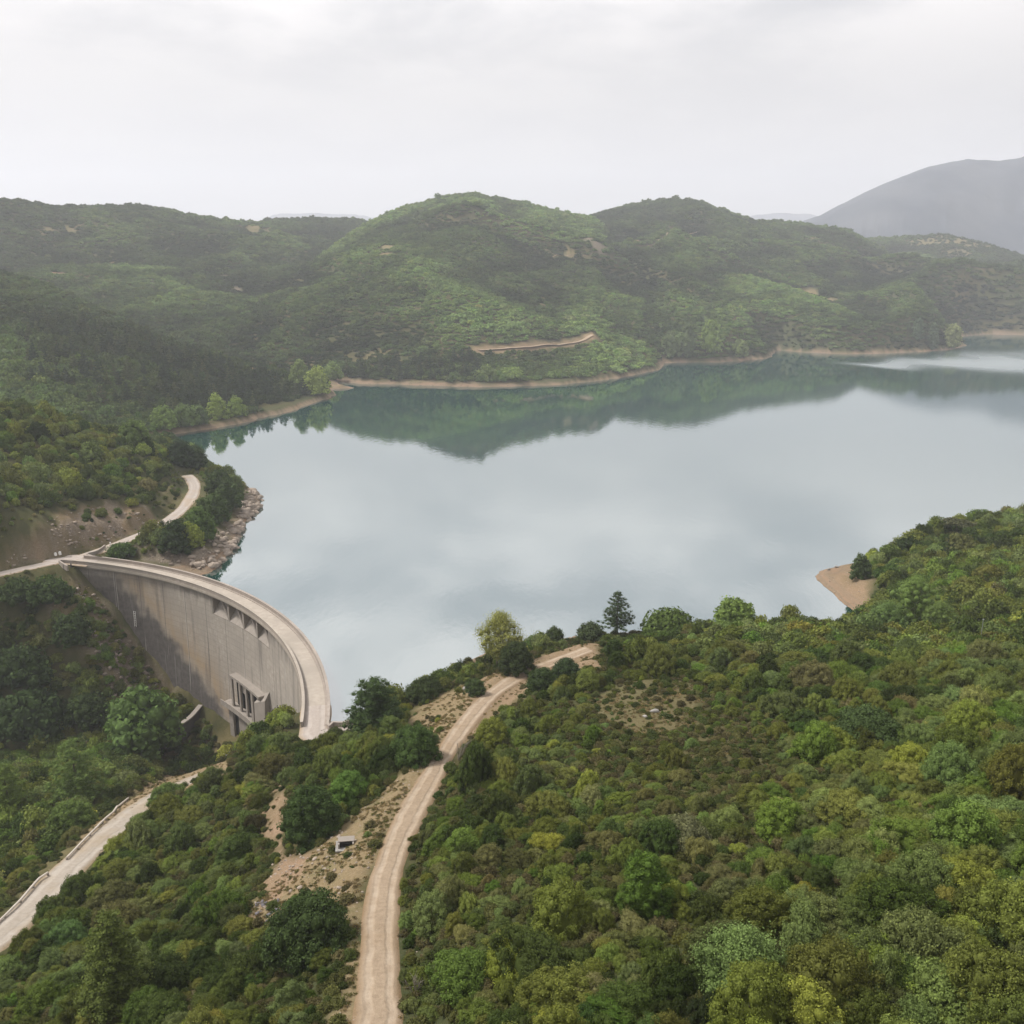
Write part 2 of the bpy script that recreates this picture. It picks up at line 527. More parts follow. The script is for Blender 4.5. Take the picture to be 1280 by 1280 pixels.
# ------------------------------------------------------------------ node helpers
class NT:
    def __init__(s, name):
        s.m = bpy.data.materials.new(name)
        s.m.use_nodes = True
        s.t = s.m.node_tree
        s.t.nodes.clear()
        s.out = s.t.nodes.new('ShaderNodeOutputMaterial')

    def n(s, typ, **k):
        nd = s.t.nodes.new(typ)
        for a, b in k.items():
            setattr(nd, a, b)
        return nd

    def set(s, sock, v):
        if v is None:
            return
        if isinstance(v, bpy.types.NodeSocket):
            s.t.links.new(v, sock)
        else:
            if hasattr(sock.default_value, '__len__') and not hasattr(v, '__len__'):
                v = (v, v, v, 1)[:len(sock.default_value)]
            elif hasattr(v, '__len__') and len(v) == 3 and len(sock.default_value) == 4:
                v = (*v, 1)
            sock.default_value = v

    def math(s, op, a, b=None, c=None, clamp=False):
        nd = s.n('ShaderNodeMath', operation=op, use_clamp=clamp)
        for i, v in enumerate((a, b, c)):
            s.set(nd.inputs[i], v)
        return nd.outputs[0]

    def mix(s, f, a, b, blend='MIX'):
        nd = s.n('ShaderNodeMix', data_type='RGBA', blend_type=blend)
        nd.clamp_factor = True
        s.set(nd.inputs[0], f)
        s.set(nd.inputs[6], a)
        s.set(nd.inputs[7], b)
        return nd.outputs[2]

    def rng(s, v, a, b, c=0.0, d=1.0, smooth=False):
        nd = s.n('ShaderNodeMapRange', interpolation_type='SMOOTHSTEP' if smooth else 'LINEAR')
        for i, q in enumerate((v, a, b, c, d)):
            s.set(nd.inputs[i], q)
        return nd.outputs[0]

    def noise(s, vec, scale, detail=4, rough=0.55, dist=0.0):
        nd = s.n('ShaderNodeTexNoise')
        if vec is not None:
            s.t.links.new(vec, nd.inputs['Vector'])
        nd.inputs['Scale'].default_value = scale
        nd.inputs['Detail'].default_value = detail
        nd.inputs['Roughness'].default_value = rough
        nd.inputs['Distortion'].default_value = dist
        return nd.outputs[0]

    def vscale(s, vec, sc):
        nd = s.n('ShaderNodeMapping')
        s.t.links.new(vec, nd.inputs[0])
        nd.inputs['Scale'].default_value = sc
        return nd.outputs[0]

    def attr(s, name, typ='GEOMETRY'):
        nd = s.n('ShaderNodeAttribute', attribute_name=name, attribute_type=typ)
        return nd

    def pos(s):
        return s.n('ShaderNodeNewGeometry').outputs['Position']

    def bump(s, h, dist, strength=1.0):
        nd = s.n('ShaderNodeBump')
        s.set(nd.inputs['Height'], h)
        nd.inputs['Distance'].default_value = dist
        nd.inputs['Strength'].default_value = strength
        return nd.outputs[0]

    def bsdf(s, col, rough=0.8, spec=0.3, normal=None, metal=0.0):
        nd = s.n('ShaderNodeBsdfPrincipled')
        s.set(nd.inputs['Base Color'], col)
        s.set(nd.inputs['Roughness'], rough)
        s.set(nd.inputs['Specular IOR Level'], spec)
        s.set(nd.inputs['Metallic'], metal)
        if normal is not None:
            s.t.links.new(normal, nd.inputs['Normal'])
        return nd.outputs[0]

    def done(s, surf):
        s.t.links.new(surf, s.out.inputs['Surface'])
        return s.m


def plain(name, col, rough=0.7, var=0.25, scale=2.0, metal=0.0, spec=0.3):
    t = NT(name)
    p = t.pos()
    n = t.noise(p, scale, 5)
    n2 = t.noise(p, scale * 6, 3)
    f = t.rng(t.math('ADD', t.math('MULTIPLY', n, 0.6), t.math('MULTIPLY', n2, 0.4)), 0.3, 0.7)
    c = t.mix(f, tuple(q * (1 - var) for q in col), tuple(min(1, q * (1 + var)) for q in col))
    return t.done(t.bsdf(c, rough, spec, t.bump(n2, 0.02), metal))


# ------------------------------------------------------------------ materials
def mat_ground():
    t = NT('ground')
    p = t.pos()
    a = t.attr('mask')
    sep = t.n('ShaderNodeSeparateColor')
    t.t.links.new(a.outputs['Color'], sep.inputs[0])
    tan, red, shore = sep.outputs[0], sep.outputs[1], sep.outputs[2]
    rock = a.outputs['Alpha']
    n1, n2, n3 = t.noise(p, 0.02, 6), t.noise(p, 0.35, 6, 0.65), t.noise(p, 2.6, 5, 0.7)
    nf = t.noise(p, 9.0, 3, 0.7)
    under = t.mix(t.rng(n2, 0.3, 0.7), (0.046, 0.046, 0.018), (0.105, 0.085, 0.040))
    under = t.mix(t.rng(n1, 0.35, 0.65), under, t.mix(t.rng(n3, 0.3, 0.7), (0.045, 0.058, 0.024), (0.07, 0.072, 0.034)))
    grass = t.mix(t.rng(n3, 0.3, 0.72), (0.145, 0.115, 0.055), (0.26, 0.205, 0.115))
    grass = t.mix(t.rng(n2, 0.52, 0.7), grass, (0.10, 0.11, 0.04))
    grass = t.mix(t.rng(nf, 0.62, 0.72), grass, (0.42, 0.36, 0.28))
    soil = t.mix(t.rng(n3, 0.3, 0.7), (0.195, 0.125, 0.078), (0.31, 0.22, 0.145))
    soil = t.mix(t.rng(nf, 0.6, 0.7), soil, (0.42, 0.36, 0.31))
    beach = t.mix(t.rng(n3, 0.3, 0.7), (0.145, 0.108, 0.075), (0.235, 0.18, 0.125))
    band = t.noise(t.vscale(p, (0.05, 0.05, 3.5)), 1.0, 4, 0.6)
    beach = t.mix(t.rng(band, 0.42, 0.6), beach, (0.235, 0.16, 0.105))
    beach = t.mix(t.rng(n2, 0.55, 0.7), beach, (0.12, 0.09, 0.06))
    wv = t.n('ShaderNodeTexNoise')
    t.t.links.new(p, wv.inputs['Vector'])
    wv.inputs['Scale'].default_value = 0.8
    wv.inputs['Detail'].default_value = 4
    ad = t.n('ShaderNodeVectorMath', operation='MULTIPLY_ADD')
    t.t.links.new(wv.outputs['Color'], ad.inputs[0])
    ad.inputs[1].default_value = (2.6, 2.6, 2.6)
    t.t.links.new(p, ad.inputs[2])
    vor = t.n('ShaderNodeTexVoronoi', feature='F1')
    t.t.links.new(ad.outputs[0], vor.inputs['Vector'])
    vor.inputs['Scale'].default_value = 1.1
    crack = t.math('MULTIPLY', t.rng(vor.outputs[0], 0.25, 0.75, 1.0, 0.0), t.rng(n2, 0.3, 0.6, 0.4, 1.0))
    rk = t.mix(t.rng(n3, 0.3, 0.7), (0.15, 0.115, 0.09), (0.30, 0.25, 0.20))
    rk = t.mix(t.math('MULTIPLY', t.math('SUBTRACT', 1.0, crack), 0.55), rk, (0.13, 0.105, 0.075))
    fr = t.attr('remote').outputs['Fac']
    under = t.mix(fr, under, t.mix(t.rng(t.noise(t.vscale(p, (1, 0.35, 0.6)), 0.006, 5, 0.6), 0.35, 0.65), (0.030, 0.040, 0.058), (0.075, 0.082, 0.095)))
    c = t.mix(tan, under, grass)
    c = t.mix(red, c, soil)
    c = t.mix(rock, c, rk)
    c = t.mix(shore, c, beach)
    h = t.math('ADD', t.math('MULTIPLY', n3, 0.25), t.math('MULTIPLY', nf, 0.07))
    h = t.math('ADD', h, t.math('MULTIPLY', t.math('MULTIPLY', crack, rock), 0.35))
    return t.done(t.bsdf(c, 0.95, 0.03, t.bump(h, 1.0, 0.8)))


def mat_track(name, base, dark, rut, edge):
    t = NT(name)
    p = t.pos()
    ac = t.attr('across').outputs['Fac']        # -1 … 1 across the track
    n1, n2, n3 = t.noise(p, 0.25, 5), t.noise(p, 1.6, 5, 0.7), t.noise(p, 8.0, 3, 0.7)
    wob = t.math('ADD', ac, t.math('MULTIPLY', t.math('SUBTRACT', n1, 0.5), 0.5))
    w = t.math('ABSOLUTE', t.math('SUBTRACT', t.math('ABSOLUTE', wob), 0.46))
    wheel = t.rng(w, 0.06, 0.24, 1.0, 0.0, True)
    c = t.mix(t.rng(n2, 0.3, 0.7), dark, base)
    c = t.mix(t.math('MULTIPLY', wheel, t.rng(t.noise(p, 0.6, 4, 0.6), 0.35, 0.65, 0.12, 0.62)), c, rut)
    c = t.mix(t.rng(t.noise(p, 0.11, 4, 0.6), 0.5, 0.68, 0, 0.6), c, edge)
    c = t.mix(t.rng(n3, 0.63, 0.72), c, tuple(min(q * 1.35, 0.7) for q in base))
    e = t.rng(t.math('ADD', t.math('ABSOLUTE', wob), t.math('MULTIPLY', n2, 0.35)), 0.85, 1.12)
    c = t.mix(e, c, t.mix(t.rng(n3, 0.35, 0.65), edge, tuple(q * 0.65 for q in edge)))
    h = t.math('SUBTRACT', t.math('ADD', t.math('MULTIPLY', n2, 0.12), t.math('MULTIPLY', n3, 0.05)), t.math('MULTIPLY', wheel, 0.09))
    return t.done(t.bsdf(c, 0.95, 0.12, t.bump(h, 1.0, 0.9)))


def mat_water():
    t = NT('lake_water')
    p = t.pos()
    lw = t.n('ShaderNodeLayerWeight')
    lw.inputs['Blend'].default_value = 0.5
    f = t.rng(lw.outputs['Facing'], 0.5, 0.92, 0.50, 0.66)
    pm = t.vscale(p, (0.9, 0.35, 1.0))
    b = t.bump(t.noise(pm, 0.5, 4, 0.6), 0.022, 1.0)
    # a wind ruffle far out by the eastern shore
    a = t.attr('ruffle').outputs['Fac']
    rough = t.math('ADD', 0.022, t.math('MULTIPLY', a, 0.30))
    gl = t.n('ShaderNodeBsdfGlossy')
    t.set(gl.inputs['Color'], (0.94, 0.965, 0.975))
    t.set(gl.inputs['Roughness'], rough)
    t.t.links.new(b, gl.inputs['Normal'])
    body = t.n('ShaderNodeBsdfDiffuse')
    t.set(body.inputs['Color'], (0.004, 0.044, 0.040))
    mx = t.n('ShaderNodeMixShader')
    t.set(mx.inputs[0], f)
    t.t.links.new(body.outputs[0], mx.inputs[1])
    t.t.links.new(gl.outputs[0], mx.inputs[2])
    return t.done(mx.outputs[0])


def mat_leaf(name='foliage', trans=0.25):
    t = NT(name)
    tint = t.attr('tint', 'INSTANCER').outputs['Color']
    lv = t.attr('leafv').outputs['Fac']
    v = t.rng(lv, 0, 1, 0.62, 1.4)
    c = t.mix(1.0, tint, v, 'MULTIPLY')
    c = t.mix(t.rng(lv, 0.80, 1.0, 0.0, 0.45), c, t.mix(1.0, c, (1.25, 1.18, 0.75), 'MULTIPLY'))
    b = t.bsdf(c, 0.7, 0.07)
    tr = t.n('ShaderNodeBsdfTranslucent')
    t.set(tr.inputs['Color'], c)
    mx = t.n('ShaderNodeMixShader')
    t.set(mx.inputs[0], trans)
    t.t.links.new(b, mx.inputs[1])
    t.t.links.new(tr.outputs[0], mx.inputs[2])
    return t.done(mx.outputs[0])


def mat_concrete(name, base, dark, joints=False, rough=0.88):
    t = NT(name)
    p = t.pos()
    n1, n2, n3 = t.noise(p, 0.12, 5), t.noise(p, 0.9, 6, 0.65), t.noise(p, 5.0, 4, 0.7)
    c = t.mix(t.rng(n2, 0.3, 0.7), dark, base)
    c = t.mix(t.rng(n1, 0.4, 0.62), c, tuple(q * 0.72 for q in base))
    h = t.math('MULTIPLY', n3, 0.03)
    if joints:
        at = t.attr('face_uv')
        sx = t.n('ShaderNodeSeparateXYZ')
        t.t.links.new(at.outputs['Vector'], sx.inputs[0])
        s, z = sx.outputs[0], sx.outputs[1]
        uvv = at.outputs['Vector']
        st = t.attr('stain')
        sp = t.n('ShaderNodeSeparateColor')
        t.t.links.new(st.outputs['Color'], sp.inputs[0])
        stk = t.noise(t.vscale(uvv, (1.6, 0.07, 1)), 1.0, 5, 0.6)
        stk2 = t.noise(t.vscale(uvv, (0.4, 0.04, 1)), 1.0, 4, 0.6)
        c = t.mix(t.rng(stk, 0.45, 0.75, 0, 0.45), c, tuple(q * 0.55 for q in base))
        c = t.mix(t.math('MULTIPLY', sp.outputs[1], t.rng(stk2, 0.3, 0.7, 0.45, 1.0)), c, (0.34, 0.245, 0.15))          # ochre lime stain
        dk = t.mix(t.rng(n2, 0.3, 0.7), (0.074, 0.064, 0.058), (0.128, 0.112, 0.102))
        dk = t.mix(t.rng(stk, 0.58, 0.68, 0, 0.5), dk, (0.24, 0.225, 0.21))
        c = t.mix(sp.outputs[0], c, dk)
        # construction joints: tall block joints and pour lifts
        js = t.math('ABSOLUTE', t.math('SUBTRACT', t.math('FRACT', t.math('DIVIDE', t.math('ADD', s, t.math('MULTIPLY', n1, 0.3)), 8.6)), 0.5))
        vj = t.rng(js, 0.0, 0.020, 1.0, 0.0)
        lz = t.math('ABSOLUTE', t.math('SUBTRACT', t.math('FRACT', t.math('DIVIDE', z, 1.5)), 0.5))
        hj = t.rng(lz, 0.0, 0.045, 1.0, 0.0)
        c = t.mix(t.math('MULTIPLY', vj, t.rng(n2, 0.25, 0.6, 0.3, 0.8)), c, (0.07, 0.06, 0.055))
        c = t.mix(t.math('MULTIPLY', hj, t.rng(n2, 0.35, 0.6, 0.1, 0.6)), c, (0.11, 0.10, 0.09))
        lime = t.rng(t.math('ABSOLUTE', t.math('SUBTRACT', js, 0.035)), 0.0, 0.02, 1.0, 0.0)
        c = t.mix(t.math('MULTIPLY', lime, t.rng(stk2, 0.48, 0.60, 0, 0.85)), c, (0.42, 0.39, 0.36))
        h = t.math('SUBTRACT', h, t.math('ADD', t.math('MULTIPLY', vj, 0.08), t.math('MULTIPLY', hj, 0.03)))
    return t.done(t.bsdf(c, rough, 0.25, t.bump(h, 1.0, 0.8)))


M = dict(
    ground=mat_ground(), water=mat_water(), leaf=mat_leaf(),
    track=mat_track('dirt_track', (0.33, 0.255, 0.180), (0.23, 0.172, 0.118), (0.42, 0.345, 0.265), (0.24, 0.165, 0.095)),
    access=mat_track('access_track', (0.36, 0.315, 0.265), (0.28, 0.24, 0.195), (0.42, 0.375, 0.325), (0.28, 0.21, 0.13)),
    road=mat_track('shore_road', (0.38, 0.33, 0.29), (0.31, 0.265, 0.23), (0.43, 0.385, 0.345), (0.34, 0.26, 0.18)),
    wall=mat_concrete('dam_concrete', (0.41, 0.365, 0.315), (0.28, 0.245, 0.21), True),
    deck=mat_concrete('deck_concrete', (0.42, 0.365, 0.305), (0.30, 0.258, 0.215)),
    parapet=mat_concrete('parapet_concrete', (0.36, 0.31, 0.265), (0.24, 0.20, 0.17)),
    conc=mat_concrete('old_concrete', (0.33, 0.29, 0.25), (0.22, 0.19, 0.165)),
    dkconc=mat_concrete('dark_concrete', (0.10, 0.09, 0.085), (0.06, 0.055, 0.052)),
    black=plain('dark_opening', (0.012, 0.011, 0.010), 0.9),
    bark=plain('bark', (0.085, 0.066, 0.05), 0.9, 0.35, 3.0),
    palebark=plain('pale_bark', (0.24, 0.21, 0.17), 0.9, 0.3, 3.0),
    rock=plain('rock', (0.27, 0.22, 0.175), 0.9, 0.4, 0.8),
    greyrock=plain('grey_rock', (0.25, 0.235, 0.215), 0.9, 0.3, 1.2),
    slate=plain('slate_rock', (0.13, 0.12, 0.13), 0.85, 0.4, 2.2),
    white=plain('white_paint', (0.72, 0.70, 0.67), 0.5, 0.1, 3.0),
    pipe=plain('weathered_pipe', (0.50, 0.44, 0.38), 0.55, 0.2, 1.5),
    galv=plain('galvanised_steel', (0.38, 0.39, 0.40), 0.45, 0.12, 3.0, 0.6),
)

HAZE = True
# ------------------------------------------------------------------ photo regions turned into ground outlines
def region(px):
    return np.array([G(u, v)[:2] for u, v in px])


REG = {k: region(v) for k, v in dict(
    verge=[(440, 1279), (452, 1120), (474, 1050), (520, 985), (560, 938), (548, 938), (505, 968), (458, 1006), (428, 1036), (395, 1062), (362, 1085), (325, 1125), (312, 1148), (345, 1160), (385, 1140), (425, 1140), (444, 1190), (420, 1279)],
    scar=[(345, 985), (362, 1000), (352, 1030), (358, 1070), (395, 1062), (365, 1100), (320, 1150), (312, 1140), (335, 1100), (345, 1060), (332, 1020)],
    head=[(595, 852), (640, 834), (690, 816), (744, 802), (752, 832), (715, 840), (672, 858), (640, 882), (612, 905), (585, 925), (562, 935), (575, 890)],
    dry=[(505, 915), (520, 892), (548, 868), (590, 852), (618, 842), (640, 842), (612, 875), (585, 902), (560, 935), (540, 968), (522, 985), (518, 960), (535, 930), (525, 918)],
    lower=[(0, 1150), (80, 1080), (150, 1008), (205, 968), (285, 948), (290, 972), (250, 990), (200, 1010), (130, 1062), (60, 1120), (0, 1175)],
    thin=[(735, 870), (790, 850), (860, 850), (880, 880), (850, 920), (770, 920)],
    thin2=[(850, 900), (960, 900), (980, 960), (930, 1010), (850, 1000)],
    cut=[(0, 700), (45, 668), (75, 640), (110, 632), (190, 640), (200, 652), (165, 664), (120, 682), (60, 698), (0, 712)],
    bank=[(92, 730), (112, 735), (150, 785), (185, 835), (215, 872), (190, 885), (150, 880), (118, 830), (100, 790), (60, 770)],
    point=[(172, 684), (215, 690), (245, 690), (268, 668), (290, 652), (306, 625), (314, 612), (330, 624), (326, 640), (305, 660), (295, 690), (266, 714), (225, 712), (180, 700)],
    spit=[(1075, 770), (1020, 728), (1020, 712), (1070, 706), (1092, 730), (1095, 756)],
    strip=[(1100, 900), (1160, 905), (1150, 930), (1095, 925)],
).items()}

# bare spots on the far slopes: photo position, radius in metres, reddish or pale
SPOTS = [(72, 342, 10, 'red'), (140, 329, 5, 'pale'), (485, 308, 9, 'pale'), (481, 318, 8, 'pale'), (348, 474, 7, 'pale'), (320, 462, 6, 'red'), (738, 420, 6, 'pale'), (1012, 366, 13, 'pale'), (1040, 374, 7, 'pale'), (862, 408, 7, 'pale'),
         (150, 522, 4, 'pale'), (748, 306, 9, 'rock'), (735, 300, 7, 'rock'), (712, 318, 8, 'pale'), (1180, 300, 40, 'tan'), (1150, 303, 30, 'tan'), (1215, 305, 35, 'tan'), (1195, 318, 25, 'tan'), (325, 285, 22, 'tan'), (345, 290, 16, 'tan'), (800, 300, 12, 'tan'),
         (420, 482, 6, 'pale'), (280, 345, 6, 'rock'), (296, 362, 7, 'rock'), (95, 285, 14, 'tan'), (60, 290, 14, 'tan'), (430, 270, 14, 'tan'), (1020, 298, 25, 'tan'), (565, 936, 1, 'tan')]
SPOTW = [(*G(u, v), r, k) for u, v, r, k in SPOTS]
FARTRACK = [smooth_line([G(u, v) for u, v in L], 4.0) for L in (
    [(598, 438), (630, 436), (660, 434), (690, 431), (715, 429), (730, 425), (740, 419)],
    [(795, 308), (830, 298), (860, 293), (890, 287), (915, 284)],
    [(690, 322), (712, 319), (735, 321)])]


def soft_in(x, y, poly, soft, seed, scale):
    d, _, _ = seg_dist(x, y, poly)
    s = np.where(inside(x, y, poly), d, -d) + (fbm(x / scale, y / scale, seed, 3) - 0.5) * soft * 3
    return sstep(-soft, soft, s)


def masks(x, y, z, sd):
    """tan grass, reddish soil, shore, rock weights of the ground"""
    n = len(x)
    tan, red, rock = np.zeros(n), np.zeros(n), np.zeros(n)
    r = np.hypot(x, y)
    m = np.nonzero(r < 420)[0]
    X, Y = x[m], y[m]
    for k, a, b in (('verge', 0.95, 0.30), ('scar', 0.5, 0.85), ('head', 0.55, 0.65), ('dry', 0.9, 0.35), ('lower', 0.85, 0.45), ('thin', 0.36, 0.03), ('thin2', 0.2, 0.0), ('cut', 0.15, 0.55), ('bank', 0.55, 0.12), ('spit', 0.35, 0.7), ('strip', 0.4, 0.0)):
        w = soft_in(X, Y, REG[k], 1.6 if k not in ('cut', 'bank') else 2.5, 5, 4.0)
        tan[m] = np.maximum(tan[m], a * w)
        red[m] = np.maximum(red[m], b * w * (0.6 + 0.8 * fbm(X / 3, Y / 3, 91, 3)))
    for k, a in (('cut', 0.75), ('bank', 0.75), ('point', 1.0)):
        w = soft_in(X, Y, REG[k], 2.5, 6, 5.0)
        rock[m] = np.maximum(rock[m], a * w * sstep(0.40, 0.56, fbm(X / 4, Y / 4, 44, 4) + (0.2 if k == 'point' else 0)))
    for sx, sy, sz, sr, k in SPOTW:
        d = np.hypot(x - sx, y - sy)
        q = d < sr * 2
        w = sstep(sr * 1.15, sr * 0.6, d[q] + (fbm(x[q] / sr * 2, y[q] / sr * 2, 8, 3) - 0.5) * sr)
        if k in ('pale', 'tan'):
            tan[q] = np.maximum(tan[q], w * (0.95 if k == 'pale' else 0.7))
        elif k == 'red':
            red[q] = np.maximum(red[q], w * 0.9)
        else:
            rock[q] = np.maximum(rock[q], w * 0.8)
    for ti_, L in enumerate(FARTRACK):
        q = (x > L[:, 0].min() - 20) & (x < L[:, 0].max() + 20) & (y > L[:, 1].min() - 30) & (y < L[:, 1].max() + 30)
        if q.any():
            d, _, _ = seg_dist(x[q], y[q], L[:, :2], False)
            red[q] = np.maximum(red[q], (0.6, 0.0, 0.0)[ti_] * sstep(8, 4, d + (fbm(x[q] / 6, y[q] / 6, 8, 3) - 0.5) * 5))
    # scattered thin places everywhere
    pt = sstep(0.60, 0.72, fbm(x / 34, y / 34, 15, 4))
    tan = np.maximum(tan, pt * 0.45)
    far = r > 420
    hi = 1.6 + (fbm(x / 40, y / 40, 61, 2) - 0.5) * 2.0
    shore = np.where((sd < np.where(far, 14, 9)) & (sd > -40), sstep(hi + 0.6, hi - 0.6, z), 0.0)
    shore = shore * np.where((sd > -3) | (z < 0), 1, 0)
    shore = shore * np.where((np.hypot(x - DCX, y - DCY) < RU - 1) & (x < -25) & (y < 240), 0, 1)
    fm = sstep(2300, 2700, r)
    tan = tan * (1 - fm)
    return np.clip(np.stack([tan, red, shore, rock], 1), 0, 1)


# ------------------------------------------------------------------ the ground: one sheet on rings round the viewpoint
th_front = np.radians(np.linspace(-43, 43, 800))
th_back = np.radians(np.linspace(43, 317, 92))[1:-1]
TH = np.concatenate([th_front, th_back])
RR = np.concatenate([np.geomspace(6, 40, 18, endpoint=False), np.geomspace(40, 420, 400, endpoint=False), np.geomspace(420, 2300, 240, endpoint=False), np.geomspace(2300, 10400, 70)])
nr, nt = len(RR), len(TH)
X = (RR[:, None] * np.sin(TH)[None]).ravel()
Y = (RR[:, None] * np.cos(TH)[None]).ravel()
Z = height(X, Y)
SD = lake_sd(X, Y)
MSK = masks(X, Y, Z, SD)
i = np.arange(nr - 1)[:, None]
j = np.arange(nt)[None]
j2 = (j + 1) % nt
q = np.stack([i * nt + j, i * nt + j2, (i + 1) * nt + j2, (i + 1) * nt + j], -1).reshape(-1, 4)[:, ::-1]
cv_ = np.concatenate([np.stack([X, Y, Z], 1), [[0, 0, hgt(0.0, 0.01)]]])
ring0 = np.arange(nt)
tr = np.stack([np.full(nt, nr * nt), (ring0 + 1) % nt, ring0], 1)
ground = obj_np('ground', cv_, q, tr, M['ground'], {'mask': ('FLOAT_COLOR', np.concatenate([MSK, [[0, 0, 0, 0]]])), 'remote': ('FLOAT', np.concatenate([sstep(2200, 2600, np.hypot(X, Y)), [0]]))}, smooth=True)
tag(ground, kind='structure')
ZG = Z.reshape(nr, nt)

# what a sight line over the terrain clears, for placing plants only where they can be seen
TE = (ZG[:, :800] - H) / RR[:, None]
TEmax = np.maximum.accumulate(TE, 0)


def clearance(x, y, z, top):
    """metres by which the top of a thing at x, y stands above the terrain in front of it, seen from the viewpoint"""
    r = np.hypot(x, y)
    th = np.arctan2(x, y)
    jj = np.clip(np.round((th - th_front[0]) / (th_front[1] - th_front[0])).astype(int), 0, 799)
    ii = np.clip(np.searchsorted(RR, r * 0.985) - 1, 0, nr - 1)
    return z + top - (H + TEmax[ii, jj] * r)


# ------------------------------------------------------------------ lake surface
ri = np.concatenate([np.nonzero(RR >= 100)[0][0:][::2]])
tj = np.arange(0, 800, 2)
WX = (RR[ri][:, None] * np.sin(th_front[tj])[None]).ravel()
WY = (RR[ri][:, None] * np.cos(th_front[tj])[None]).ravel()
wn, wm = len(ri), len(tj)
wsd = lake_sd(WX, WY).reshape(wn, wm)
wdam = np.hypot(WX - DCX, WY - DCY).reshape(wn, wm)
wet = (wsd < np.maximum(9.0, RR[ri][:, None] * 0.02)) & ((wdam > RU - 2.2) | (WY.reshape(wn, wm) > 300) | (WX.reshape(wn, wm) > -20))
# the valley below the dam stays dry
wet &= ~((WX.reshape(wn, wm) < -40) & (WY.reshape(wn, wm) < 246) & (wdam < RU - 2.2))
wet &= ~((WX.reshape(wn, wm) < -112) & (WY.reshape(wn, wm) < 262))
i, j = np.nonzero(wet[:-1, :-1] & wet[1:, :-1] & wet[:-1, 1:] & wet[1:, 1:])
wq = np.stack([i * wm + j, (i + 1) * wm + j, (i + 1) * wm + j + 1, i * wm + j + 1], 1)[:, ::-1]
used, inv = np.unique(wq, return_inverse=True)
wv = np.stack([WX, WY, np.zeros_like(WX)], 1)[used]
p0, p1 = P(1000, 456, 0), P(1290, 464, 0)
tline = (wv[:, 1] - p0[1]) / (p1[1] - p0[1] + 1e-9)
uu, vv, _ = proj(wv[:, 0], wv[:, 1], wv[:, 2])
cen = np.interp(wv[:, 0], [P(1000, 452, 0)[0], P(1100, 457, 0)[0], P(1280, 455, 0)[0], 900], [P(1000, 452, 0)[1], P(1100, 457, 0)[1], P(1280, 452, 0)[1], P(1280, 450, 0)[1]])
wid = np.interp(wv[:, 0], [P(990, 452, 0)[0], P(1090, 456, 0)[0], P(1280, 455, 0)[0], 900], [1, 45, 170, 240])
ruf = np.exp(-((wv[:, 1] - cen + (fbm(wv[:, 0] / 60, wv[:, 1] / 200, 5, 3) - 0.5) * wid) / wid) ** 2 * 2.2) * sstep(P(985, 450, 0)[0], P(1080, 450, 0)[0], wv[:, 0])
water = obj_np('lake_water', wv, inv.reshape(-1, 4), None, M['water'], {'ruffle': ('FLOAT', ruf)}, smooth=True)
tag(water, kind='structure')


# ------------------------------------------------------------------ tracks
def strip(name, pl, hw, mat, lift=0.0, ncross=9):
    d = np.gradient(pl[:, :2], axis=0)
    d /= np.linalg.norm(d, axis=1)[:, None] + 1e-9
    nrm = np.stack([d[:, 1], -d[:, 0]], 1)
    t = np.linspace(-1, 1, ncross)
    w = hw * (1 + 0.22 * (fbm(np.arange(len(pl)) / 5.0, np.zeros(len(pl)), 3, 4) - 0.5) * 2)
    V = np.empty((len(pl), ncross, 3))
    V[:, :, 0] = pl[:, None, 0] + nrm[:, None, 0] * t[None] * w[:, None]
    V[:, :, 1] = pl[:, None, 1] + nrm[:, None, 1] * t[None] * w[:, None]
    V[:, :, 2] = pl[:, None, 2] + lift - 0.22 * np.maximum(np.abs(t) - 0.86, 0)[None] / 0.14
    a = np.arange(len(pl) - 1)[:, None]
    b = np.arange(ncross - 1)[None]
    Q = np.stack([a * ncross + b, a * ncross + b + 1, (a + 1) * ncross + b + 1, (a + 1) * ncross + b], -1).reshape(-1, 4)
    o = obj_np(name, V.reshape(-1, 3), Q, None, mat, {'across': ('FLOAT', np.tile(t, len(pl)))}, smooth=True)
    return tag(o, kind='structure')


strip('dirt_track', ROADS['dirt_track'][0], 1.75, M['track'])
strip('gravel_track', ROADS['access_track'][0], 2.85, M['access'])
strip('shore_road', ROADS['shore_road'][0], 2.25, M['road'])
for L in FARTRACK:
    L2 = L.copy()
    L2[:, 2] = height(L[:, 0], L[:, 1]) + 0.5
    strip('hill_track', L2, 2.6 if L is FARTRACK[0] else 0.9, M['track'])
# the dam road runs off the crest onto both banks: aprons
ap = smooth_line([(*dam_xy(73, (RD + RU) / 2), 3.03), (*dam_xy(77, (RD + RU) / 2), 3.03), (*dam_xy(81, (RD + RU) / 2 + 0.5), 3.03), (*P(96, 697, 3.05)[:2], 3.05), (*P(70, 701, 3.05)[:2], 3.05)], 1.5)
strip('dam_approach', ap, 3.0, M['road'], 0.03)
ap2 = smooth_line([(*dam_xy(12.0, (RD + RU) / 2), 3.03), (*dam_xy(9.0, (RD + RU) / 2), 3.03), (*dam_xy(6, (RD + RU) / 2 + 0.7), 3.03), (*P(435, 909, 3.05)[:2], 3.05), (*P(475, 906, 3.2)[:2], 3.2), (*P(510, 900, 5.0)[:2], 5.0)], 1.5)
strip('bank_approach', ap2, 2.6, M['road'], 0.03)

